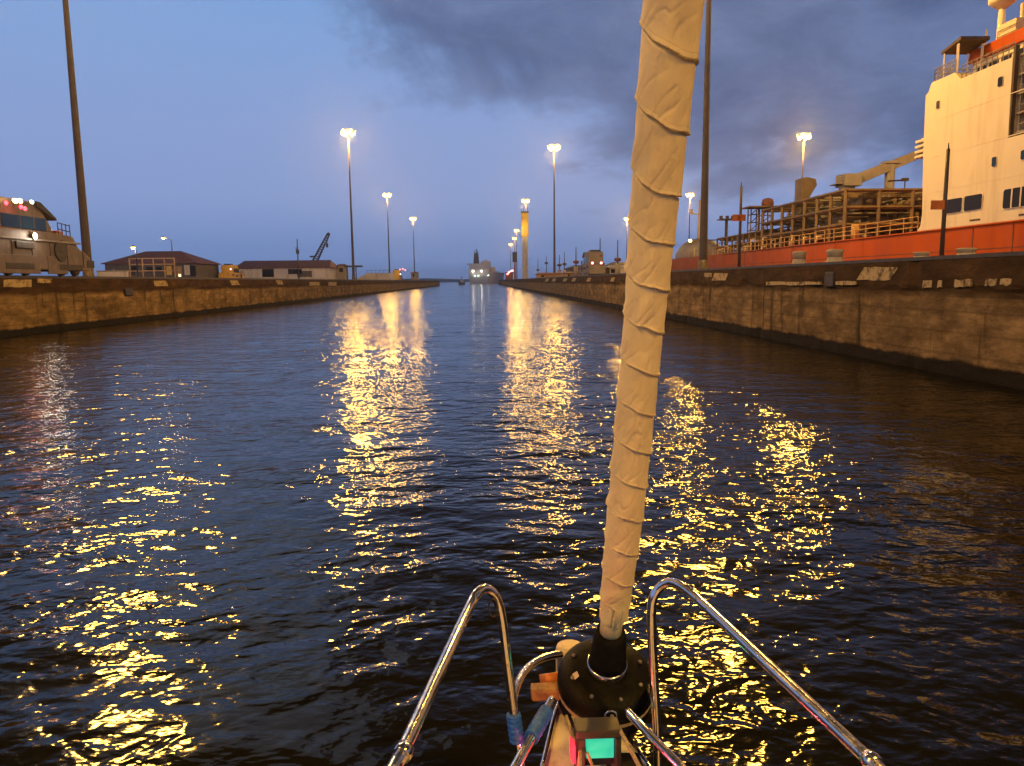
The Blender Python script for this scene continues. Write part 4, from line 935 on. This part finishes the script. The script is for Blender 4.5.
c = PY(889, 190, yk); zc3 = PY(889, 164, yk).z; mb = MB(); mb.tube([(c.x, yk, ZD), (c.x, yk, zc3)], 0.5, 12); mb.box((c.x-0.8, yk-0.6, zc3), (c.x+0.8, yk+0.6, zc3+0.25)); ship.part(mb, 'jib_rest', 'ship_grey', bevel=0.03)
c = PY(905, 181, yk-2); mb = MB(); mb.bar((c.x-1.8, yk-2, c.z), (c.x, yk-2, c.z+0.1), 0.12); mb.bar((c.x, yk-2, zr_), (c.x, yk-2, c.z), 0.1); mb.box((c.x-0.3, yk-2.2, c.z), (c.x+0.3, yk-1.8, c.z+0.3)); ship.part(mb, 'deck_lamp_arm', 'pipe_dark')
# vent cowl around px 805
yv = yk+6; a, b_ = PY(800.5, 200, yv), PY(812, 200, yv); zt_ = PY(806, 177, yv).z; mb = MB()
mb.prism_y([(a.x, ZD), (b_.x-0.2, ZD), (b_.x-0.3, zt_-2.3), (b_.x+0.55, zt_-0.9), (b_.x+0.4, zt_-0.2), (b_.x-0.6, zt_), (a.x, zt_-0.1)], yv, yv+1.8); ship.part(mb, 'exhaust_cowl', 'rack_steel', bevel=0.1)
# bow dome and foremast
c = PX(700, 258, XS+6); cz = PY(700, 251, c.y).z; mb = MB(); r = 25/F_*c.y*0.98
mb.lathe((c.x, c.y, ZD), [(r*0.95, -0.2)] + [(r*math.cos(R(a_)), 0.2+r*0.82*math.sin(R(a_))) for a_ in range(0, 91, 10)], 32); do = ship.part(mb, 'bow_tank', 'ship_grey')
c3 = PY(699, 240, c.y); zt_ = PY(699, 200, c.y).z
mb = MB(); mb.tube([(c3.x, c.y, ZD+2), (c3.x, c.y, zt_)], [0.35, 0.16], 10); mb.box((c3.x-1.6, c.y-0.3, zt_-2.3), (c3.x+1.2, c.y+0.3, zt_-2.15)); mb.tube([(c3.x-1.3, c.y, zt_-2.1), (c3.x-1.3, c.y, zt_-1.5)], 0.25, 8); fm = ship.part(mb, 'foremast', 'cream_plastic')
mb = MB(); c4 = PY(691, 238, c.y-4.1); mb.lathe((c4.x, c.y-r*0.9, c4.z-0.4), [(0.2,-0.2),(0.28,0),(0.2,0.2)], 10); ship.part(mb, 'deck_lamp', 'lamp_amber', do)
mb = MB(); mb.bar((c3.x, c.y, zt_-6.5), (c3.x+10, c.y-12, zt_-6.8), 0.1); ship.part(mb, 'stay', 'dark_steel')

# ---------------------------------------------------------------- far grey ship and launch
YS = 640
t = Thing('grey_naval_ship', 'distant pale grey ship with a dark funnel at the end of the canal', 'ship', (PY(484,284,YS).x, YS, 0))
def fx(px): return PY(px, 282, YS).x
def fz(py, px=480): return PY(px, py, YS).z
mb = MB(); x0, x1 = fx(467.5), fx(490); zt_ = fz(272)
vs = []
for y, k in ((YS, 0.92), (YS+10, 1.0), (YS+90, 1.0), (YS+125, 0.3)):
    xm2 = (x0+x1)/2 + (y-YS)*0.165; hw = (x1-x0)/2*k
    vs += [(xm2-hw*0.8, y, -1), (xm2-hw, y, zt_), (xm2+hw, y, zt_), (xm2+hw*0.8, y, -1)]
mb.add(vs, [(0,1,2,3), (12,13,14,15)] + [(4*i+k, 4*i+4+k, 4*i+4+(k+1)%4, 4*i+(k+1)%4) for i in range(3) for k in range(4)]); hl = t.part(mb, 'hull', 'naval_grey')
mb = MB(); mb.box((fx(468.5), YS+4, zt_), (fx(490), YS+70, fz(268.5))); mb.box((fx(469.5), YS+8, fz(268.4)), (fx(491), YS+90, fz(264))); mb.box((fx(467), YS+9, fz(264)), (fx(492), YS+30, fz(263.2))); mb.box((fx(481), YS+10, fz(263.3)), (fx(491), YS+60, fz(261))); mb.box((fx(491.1), YS+30, fz(275)), (fx(496), YS+95, fz(266.5))); mb.box((fx(496.1), YS+60, fz(276)), (fx(500.5), YS+100, fz(270.5))); mb.box((fx(484), YS+20, fz(261)), (fx(488), YS+30, fz(259.5))); t.part(mb, 'superstructure', 'naval_grey')
mb = MB(); mb.prism_y([(fx(473.5), fz(263.5)), (fx(479.6), fz(263.5)), (fx(478.6), fz(252.5)), (fx(474.5), fz(252.5))], YS+12, YS+24); fn = t.part(mb, 'funnel', 'funnel_dark')
mb = MB()
for px, py in ((475, 250), (477, 248), (478.2, 250)): mb.bar((fx(px), YS+15, fz(253)), (fx(px), YS+15, fz(py)), 0.5)
t.part(mb, 'aerial', 'funnel_dark', fn)
for px, py, mt in ((473.3, 271, 'lamp_white'), (481.7, 271, 'lamp_white'), (475, 275.7, 'lamp_greenwhite'), (478.5, 275.7, 'lamp_greenwhite'), (488.5, 275.4, 'lamp_greenwhite')):
    mb = MB(); mb.lathe((fx(px), YS-1.2, fz(py)), [(0.45,-0.4),(0.62,0),(0.45,0.4)], 10); t.part(mb, 'deck_lamp', mt)
YL = 520; a, b_ = PY(458.5, 284, YL), PY(465, 284, YL)
t = Thing('harbour_launch', 'tiny dark harbour launch left of the distant grey ship', 'boat', ((a.x+b_.x)/2, YL, 0))
mb = MB(); mb.add([(a.x,YL,-0.3),(a.x-0.2,YL,1.6),(b_.x+0.2,YL,1.6),(b_.x,YL,-0.3),(a.x+1,YL+12,-0.3),(a.x+1,YL+13,2.2),(b_.x-1,YL+13,2.2),(b_.x-1,YL+12,-0.3)], [(0,1,2,3),(4,5,6,7),(0,4,5,1),(1,5,6,2),(2,6,7,3),(3,7,4,0)]); t.part(mb, 'hull', 'funnel_dark')
mb = MB(); mb.box((a.x+1, YL+3, 1.61), (b_.x-1, YL+8, 3.6)); t.part(mb, 'cabin', 'naval_grey', bevel=0.2)
mb = MB(); xm2 = (a.x+b_.x)/2; mb.bar((xm2, YL+5, 3.6), (xm2, YL+5, 5.8), 0.3); t.part(mb, 'mast', 'funnel_dark')

# ---------------------------------------------------------------- the yacht we stand on
yt = Thing('sailing_yacht', 'bow of a sailing yacht with a furled headsail and steel pulpit, in the foreground', 'sailboat', (0.45, 0.6, 0.0))
BX = PY(588, 700, 2.3).x                        # centreline
ZDK = 0.87
# hull: from well behind the viewer to the stem
hb_ = MB(); st = [(-7.5, 1.25), (-5, 1.6), (-2, 1.65), (0, 1.3), (0.8, 0.9), (1.35, 0.55), (1.8, 0.29), (2.15, 0.175), (2.45, 0.10), (2.65, 0.03)]
vs = []; lv = [(-0.4, 0.35, -0.9), (0.0, 0.62, -0.55), (0.5, 0.86, -0.22), (ZDK-0.06, 1.0, 0.0)]
for (y, hw) in st:
    k = max(0, (y+1)/3.55) if y > -1 else 0
    for (z_, f_, dy) in lv: vs.append((BX-hw*f_, y+dy*k, z_))
    for (z_, f_, dy) in lv[::-1]: vs.append((BX+hw*f_, y+dy*k, z_))
fs = []
for i in range(len(st)-1):
    for k in range(7): fs.append((i*8+k, (i+1)*8+k, (i+1)*8+k+1, i*8+k+1))
fs.append(tuple(range(8))); fs.append(tuple((len(st)-1)*8+k for k in range(8)))
hb_.add(vs, fs, 0, False); hull_o = yt.part(hb_, 'hull', 'gelcoat')
mb = MB(); vs = []
for (y, hw) in st: vs += [(BX-hw*0.97, y, ZDK-0.057), (BX+hw*0.97, y, ZDK-0.057), (BX-hw*0.95, y, ZDK), (BX+hw*0.95, y, ZDK)]
fs = []
for i in range(len(st)-1): a0 = 4*i; fs += [(a0+2,a0+3,a0+7,a0+6), (a0,a0+2,a0+6,a0+4), (a0+1,a0+5,a0+7,a0+3)]
fs += [(0,1,3,2), (4*len(st)-4, 4*len(st)-2, 4*len(st)-1, 4*len(st)-3)]
mb.add(vs, fs); dk = yt.part(mb, 'deck', 'gelcoat')
mb = MB()
for sg in (-1, 1): mb.tube([(BX+sg*hw*0.93, y, ZDK+0.006) for (y, hw) in st], 0.009, 8)
yt.part(mb, 'toe_rail', 'stainless', dk)

# forestay and rolled sail
A = PY(611, 628, 2.32); B = PY(684, -70, 1.60)
ax = (B-A); LEN = ax.length; ax.normalize()
TOPEXT = 2.2                                                     # continues upwards out of the picture
def y_of(t_): return proj(A+ax*t_)[1]
ts = np.linspace(0, LEN, 400); ysn = np.array([y_of(t_) for t_ in ts])
def t_of_y(y): return float(np.interp(-y, -ysn, ts))
seams = [600, 573, 542, 508, 474, 440, 402, 362, 320, 279, 233, 184, 118, 45, -35]
seam_t = [t_of_y(v) for v in seams]
while seam_t[-1] < LEN+TOPEXT: seam_t.append(seam_t[-1]+0.19)
wpx = [(628, 27), (600, 30), (540, 35), (500, 37), (400, 38.5), (300, 42), (200, 49.5), (100, 55), (0, 62), (-70, 66)]
wt = [t_of_y(v) for v, _ in wpx]; wr = []
for (v, wd), t_ in zip(wpx, wt):
    c = A+ax*t_; q = M3.transposed() @ (c-CAM); wr.append(wd/2/F_*(-q.z))
def rad(t_): return float(np.interp(t_, wt, wr))
e1 = ax.cross(Vector((0,1,0))).normalized(); e1 = -e1 if e1.x < 0 else e1      # to the right
e2 = (CAM-(A+ax*0.8)); e2 = (e2 - ax*e2.dot(ax)).normalized()                   # towards the viewer
e1 = e2.cross(ax); e1 = -e1 if e1.x < 0 else e1
nt_, na_ = 1500, 128
tt = np.linspace(0.0, LEN+TOPEXT, nt_); aa = np.linspace(0, 2*math.pi, na_, endpoint=False)
Tm, Am = np.meshgrid(tt, aa, indexing='ij')
base = np.interp(Tm, wt, wr)
ph_t = np.interp(Tm, seam_t, np.arange(len(seam_t)))
# on the viewer's side (angle pi/2) the seams fall to the right
ph = ph_t - (Am-math.pi/2)/(2*math.pi) + 0.030*np.sin(2*Am + 2.7*Tm + 1.1*np.sin(5.1*Tm)) + 0.012*np.sin(5*Am+9*Tm)
frac = np.mod(ph, 1.0)                                          # 0 just above a seam
edge = 0.0042*np.exp(-frac/0.05) + 0.0026*(1-frac)              # rolled hem at the seam, then the cloth falls away
grv = -0.0060*np.exp(-((frac-0.982)/0.020)**2) 
wr_n = np.zeros_like(Tm)
rg = np.random.RandomState(5)
for i in range(26):                                             # diagonal creases pulled from the seam
    f_ = rg.uniform(1.5, 7); dirn = rg.uniform(-2.2, -0.6); kz = rg.uniform(12, 60); po = rg.rand()*6.28; ka = rg.randint(1, 6)
    wr_n += np.sin(ka*Am + kz*Tm + po + 1.5*np.sin(2*Am + 5*Tm*rg.rand()))*rg.uniform(0.2, 1.0)
wr_n = wr_n/6.0
win_ = np.clip(1.35-frac*1.25, 0.1, 1)
amp = 0.0011*(1+0.9*np.sin(ph*2.3+1.0))
diag = np.abs(np.sin(3.5*Am*1.0 + ph_t*6.28*0.9 + 2.5*wr_n))    # sharp folds
Rm = base*0.965 + edge + grv + amp*wr_n*1.9*win_ - 0.0020*(1-diag)**3*win_
C0 = np.array(A)[None,None,:] + Tm[...,None]*np.array(ax)
bend = 0.006*np.sin(Tm*2.1+0.5)
co = C0 + (Rm*np.cos(Am) + bend)[...,None]*np.array(e1) + (Rm*np.sin(Am))[...,None]*np.array(e2)
t0_ = t_of_y(617)
mb = MB(); k0 = int(np.searchsorted(tt, t0_))
co_ = co[k0:]; n0 = co_.shape[0]
vs = co_.reshape(-1, 3).tolist(); fs = [(i*na_+k, i*na_+(k+1)%na_, (i+1)*na_+(k+1)%na_, (i+1)*na_+k) for i in range(n0-1) for k in range(na_)]
fs.append(tuple(range(na_))[::-1]); fs.append(tuple((n0-1)*na_+k for k in range(na_)))
mb.add(vs, fs, 0, True); sail = yt.part(mb, 'furled_sail', 'sailcloth')
att = sail.data.attributes.new('wrap', 'FLOAT', 'POINT'); att.data.foreach_set('value', frac[k0:].reshape(-1).astype(np.float32))
mb = MB(); r0 = rad(0.02)*0.80
mb.tube([A-ax*0.06, A+ax*(t0_+0.05)], r0, 24); yt.part(mb, 'sail_tack', 'cream_plastic', sail)
mb = MB(); mb.tube([A-ax*0.2, A+ax*(LEN+TOPEXT+1.5)], 0.006, 8); yt.part(mb, 'forestay', 'stainless')
# furler drum along the stay
Dc = A - ax*0.075
prof = [(0.047, 0.06), (0.052, 0.04), (0.056, 0.0), (0.060, -0.055), (0.064, -0.085)]
mb = MB(); mb.lathe(Dc, [(r_, h) for r_, h in prof], 36, 0, tuple(ax)); fc = yt.part(mb, 'furler_collar', 'black_rubber')
mb = MB(); mb.lathe(Dc, [(0.064, -0.084), (0.068, -0.088), (0.069, -0.112), (0.064, -0.115)], 36, 0, tuple(ax)); yt.part(mb, 'steel_ring', 'stainless', fc)
mb = MB(); mb.lathe(Dc, [(0.070,-0.113),(0.10,-0.117),(0.135,-0.126),(0.156,-0.143),(0.163,-0.165),(0.164,-0.19),(0.156,-0.197),(0.156,-0.207),(0.164,-0.214),(0.163,-0.25),(0.152,-0.285),(0.128,-0.335),(0.09,-0.36)], 64, 0, tuple(ax))
drum = yt.part(mb, 'furler_drum', 'black_plastic')
mb = MB(); n = 48; ea = Vector((1,0,0)); ea = (ea-ax*ea.dot(ax)).normalized(); eb = ax.cross(ea)
for q_ in range(2): mb.tube([Dc-ax*(0.197+0.009*q_)+(ea*math.cos(2*math.pi*i/n)+eb*math.sin(2*math.pi*i/n))*0.160 for i in range(n+1)], 0.0045, 8)
yt.part(mb, 'wound_line', 'rope', drum)
for i in range(8):
    an = 2*math.pi*(i+0.3)/8; d_ = ea*math.cos(an)+eb*math.sin(an); mb = MB(); mb.lathe(Dc-ax*0.1275+d_*0.122, [(0.007, 0), (0.007, 0.008), (0.004, 0.011)], 8, 0, tuple(ax)); yt.part(mb, 'bolt', 'galv', drum)
mb = MB(); c = PY(580, 666, 2.2)
def drum_pt(ang, r, h): return Dc + ax*h + (e1*math.cos(ang)+e2*math.sin(ang))*r
q = drum_pt(R(155), 0.118, -0.118); mb.add([drum_pt(R(148),0.103,-0.110), drum_pt(R(160),0.103,-0.110), drum_pt(R(160),0.124,-0.126), drum_pt(R(148),0.124,-0.126)], [(0,1,2,3)]); yt.part(mb, 'label_plate', 'cream_plastic', drum)
# line leaving the drum
g0 = PY(612, 716, 2.10); g1 = PY(626, 741, 1.95); g2 = PY(642, 772, 1.80); g3 = PY(662, 820, 1.5)
mb = MB(); pts_ = [g0.lerp(g1, i/3) for i in range(3)] + [g1.lerp(g2, i/3) for i in range(3)] + [g2, g3]; mb.tube(pts_, 0.0058, 10); yt.part(mb, 'furling_line', 'rope')
mb = MB(); n = 16; c = PY(611, 717, 2.105)
mb.tube([c + Vector((0.019*math.cos(2*math.pi*i/n), 0.0, 0.019*math.sin(2*math.pi*i/n))) for i in range(n+1)], 0.003, 8); yt.part(mb, 'guide_ring', 'stainless', drum)

# pulpit tubes
def smooth_path(pts, n=8):
    pts = [Vector(p) for p in pts]; P_ = [pts[0]*2-pts[1]] + pts + [pts[-1]*2-pts[-2]]; o = []
    for i in range(1, len(P_)-2):
        for k in range(n):
            t_ = k/n; p0, p1, p2, p3 = P_[i-1], P_[i], P_[i+1], P_[i+2]
            o.append(0.5*((2*p1)+(p2-p0)*t_+(2*p0-5*p1+4*p2-p3)*t_*t_+(3*p1-p0-3*p2+p3)*t_**3))
    o.append(pts[-1]); return o
ZT = 1.50
TR = 0.0135
def rail(pts, name='pulpit_rail', r=TR, par=None): 
    mb = MB(); mb.tube(smooth_path(pts), r, 16); return yt.part(mb, name, 'stainless', par)
L0 = PZ(340, 860, ZT-0.02); L1 = PZ(397, 762, ZT-0.01); L2 = PZ(468, 610, ZT)
r_l = rail([L0, L1, L1.lerp(L2, 0.5), L2, PY(478, 592.5, 1.98), PY(487, 589, 2.01), PY(496, 597, 2.02), PY(501.5, 616, 2.02), PY(507, 660, 2.02), PY(514, 715, 2.02), PY(518.5, 752, 2.02), PY(521, 775, 2.02)])
Rr0 = PZ(930, 820, ZT-0.02); Rr1 = PZ(866, 757, ZT-0.01); Rr2 = PZ(700, 601, ZT)
r_r = rail([Rr0, Rr1, Rr1.lerp(Rr2, 0.5), Rr2, PY(683, 587, 2.0), PY(670, 582.5, 2.05), PY(659, 588, 2.07), PY(652.5, 601, 2.07), PY(651.5, 625, 2.07), PY(653.5, 670, 2.07), PY(657, 730, 2.07), PY(659, 790, 2.07)])
# ring low around the stem
rail([PY(513, 700, 2.06), PY(516, 688, 2.25), PY(524, 672, 2.42), PY(537, 661, 2.52), PY(555, 655, 2.58), PY(580, 654, 2.60), PY(610, 660, 2.6), PY(640, 676, 2.5), PY(655, 700, 2.2)], 'bow_ring', 0.0135)
rail([PY(552, 700, 2.15), PY(540, 722, 2.05), PY(520, 758, 1.9), PY(497, 800, 1.75)], 'lower_rail', 0.014)
rail([PY(628, 712, 2.1), PY(645, 730, 2.0), PY(682, 768, 1.85), PY(720, 808, 1.7)], 'lower_rail', 0.013)
def wrap(a, b_, r):
    mb = MB(); n = 26; pts_ = [a.lerp(b_, i/n) for i in range(n+1)]; mb.tube(pts_, [r*(1+0.06*math.sin(i*2.4)+0.04*math.sin(i*5.1)) for i in range(n+1)], 18); return mb
yt.part(wrap(PY(513.4, 714, 2.019), PY(517, 741, 2.019), 0.0205), 'tape_wrap', 'blue_tape', r_l)
yt.part(wrap(PY(546.5, 711, 2.10), PY(531, 738, 1.985), 0.0215), 'tape_wrap', 'blue_tape', r_l)
# small clips on the rails
mb = MB(); mb.lathe(PZ(404, 748, ZT)-Vector((0,0.012,0)), [(0.0175,-0.012),(0.0185,0),(0.0175,0.012)], 16, 0, tuple((L1-L0).normalized())); yt.part(mb, 'rail_joint', 'stainless', r_l)
mb = MB(); mb.lathe(PZ(872, 762, ZT), [(0.0175,-0.012),(0.019,0),(0.0175,0.012)], 16, 0, tuple((Rr1-Rr0).normalized())); yt.part(mb, 'rail_joint', 'stainless', r_r)
mb = MB(); n = 14; c = PY(493, 601, 2.0)
mb.tube([c + Vector((0.012*math.cos(2*math.pi*i/n), 0, -0.02+0.026*math.sin(2*math.pi*i/n))) for i in range(n+1)], 0.0028, 8); yt.part(mb, 'shackle', 'dark_steel', r_l)
# stemhead: cream roller behind the drum, wood blocks, anchor gear, lantern
c = PY(570, 668, 2.62)
mb = MB(); mb.lathe(c+Vector((0,0,-0.09)), [(0.045,0),(0.052,0.01),(0.052,0.165),(0.047,0.178),(0.03,0.18)], 32); yt.part(mb, 'cream_canister', 'cream_plastic')
mb = MB(); a = PY(531, 690, 2.42); b_ = PY(562, 690, 2.42); mb.box((a.x, a.y-0.03, a.z-0.028), (b_.x+0.02, a.y+0.03, a.z+0.012)); yt.part(mb, 'wood_block', 'teak', bevel=0.008)
mb = MB(); a = PY(540, 681, 2.5); b_ = PY(566, 677, 2.5); mb.tube([a, b_], 0.022, 14); yt.part(mb, 'orange_roller', 'orange_buoy')
ch = MB(); rng = random.Random(2)
for i in range(26):
    y = 1.45+i*0.022; x = BX+0.02+0.012*math.sin(i*0.9); n = 10; fl_ = i % 2
    ch.tube([(x+(0.009*math.cos(6.283*k/n) if fl_ else 0), y+0.015*math.sin(6.283*k/n), ZDK+0.02+(0 if fl_ else 0.009*math.cos(6.283*k/n))) for k in range(n+1)], 0.0032, 6)
yt.part(ch, 'anchor_chain', 'rusty_iron')
mb = MB(); mb.box((BX+0.035, 1.2, ZDK+0.002), (BX+0.14, 2.16, ZDK+0.045)); yt.part(mb, 'locker_lid', 'black_rubber', bevel=0.01)
mb = MB(); cc_ = Vector((BX-0.055, 1.98, ZDK+0.012)); pts_ = []
for i in range(150): a_ = i*0.21; rr_0 = 0.030+0.008*math.sin(i*0.33); pts_.append(cc_+Vector((rr_0*math.cos(a_), rr_0*1.6*math.sin(a_), 0.004+0.0003*i+0.004*math.sin(i*1.1))))
mb.tube(pts_, 0.005, 8); yt.part(mb, 'rope_coil', 'loco_dark')
mb = MB(); a = PY(566, 716, 2.1); mb.tube([a, a+Vector((0.01,-0.05,-0.02)), a+Vector((0.03,-0.1,-0.05)), a+Vector((0.02,-0.16,-0.06))], 0.006, 8); mb.tube([a+Vector((0.02,0,0)), a+Vector((0.05,-0.08,-0.06)), a+Vector((0.06,-0.14,-0.07))], 0.005, 8); yt.part(mb, 'lashing', 'rope')
# lantern: grey frame with a green pane and a red pane
q0 = PY(586, 737, 2.02); q1 = PY(615, 762, 1.99)
lx0, lx1, lz0, lz1, ly = q0.x, q1.x, q1.z, q0.z, 2.0
mb = MB(); 
mb.box((lx0-0.03, ly, ZDK+0.003), (lx0-0.004, ly+0.07, lz1+0.004)); mb.box((lx1+0.004, ly, ZDK+0.003), (lx1+0.02, ly+0.07, lz1+0.004)); mb.box((lx0-0.03, ly, lz1+0.005), (lx1+0.02, ly+0.07, lz1+0.03)); mb.box((lx0-0.003, ly+0.05, lz0-0.05), (lx1+0.003, ly+0.07, lz1+0.004)); ln = yt.part(mb, 'navigation_lantern', 'dark_steel', bevel=0.003)
mb = MB(); mb.box((lx0, ly+0.01, lz0), (lx1, ly+0.045, lz1)); yt.part(mb, 'green_pane', 'nav_green', ln)
mb = MB(); mb.box((lx0-0.045, ly-0.01, lz0), (lx0-0.034, ly+0.04, lz0+0.05)); yt.part(mb, 'red_pane', 'nav_red', ln)
point_light('port_glow', Vector((BX-0.12, 1.95, ZDK+0.12))-yt.loc, 1.6, (1, 0.05, 0.08), 0.01, yt.o)
point_light('starboard_glow', Vector((BX+0.17, 2.15, ZDK+0.25))-yt.loc, 0.08, (0.05, 1, 0.6), 0.01, yt.o)

# ---------------------------------------------------------------- evening haze
HZ = 0.00024
if HZ:
    hm2 = bpy.data.materials.new('haze'); hm2.use_nodes = True; hn = hm2.node_tree; hn.nodes.clear()
    ho = hn.nodes.new('ShaderNodeOutputMaterial'); hv = hn.nodes.new('ShaderNodeVolumePrincipled')
    hv.inputs['Density'].default_value = HZ; hv.inputs['Color'].default_value = (0.82, 0.88, 0.98, 1); hv.inputs['Anisotropy'].default_value = 0.86
    hn.links.new(hv.outputs[0], ho.inputs['Volume']); MATS['haze'] = hm2
    mb = MB(); mb.box((-4800, -4800, -14), (4800, 4800, 60)); hz_o = mb.build('haze', 'haze'); hz_o['kind'] = 'stuff'
    hm2.cycles.homogeneous_volume = True if hasattr(hm2.cycles, 'homogeneous_volume') else None
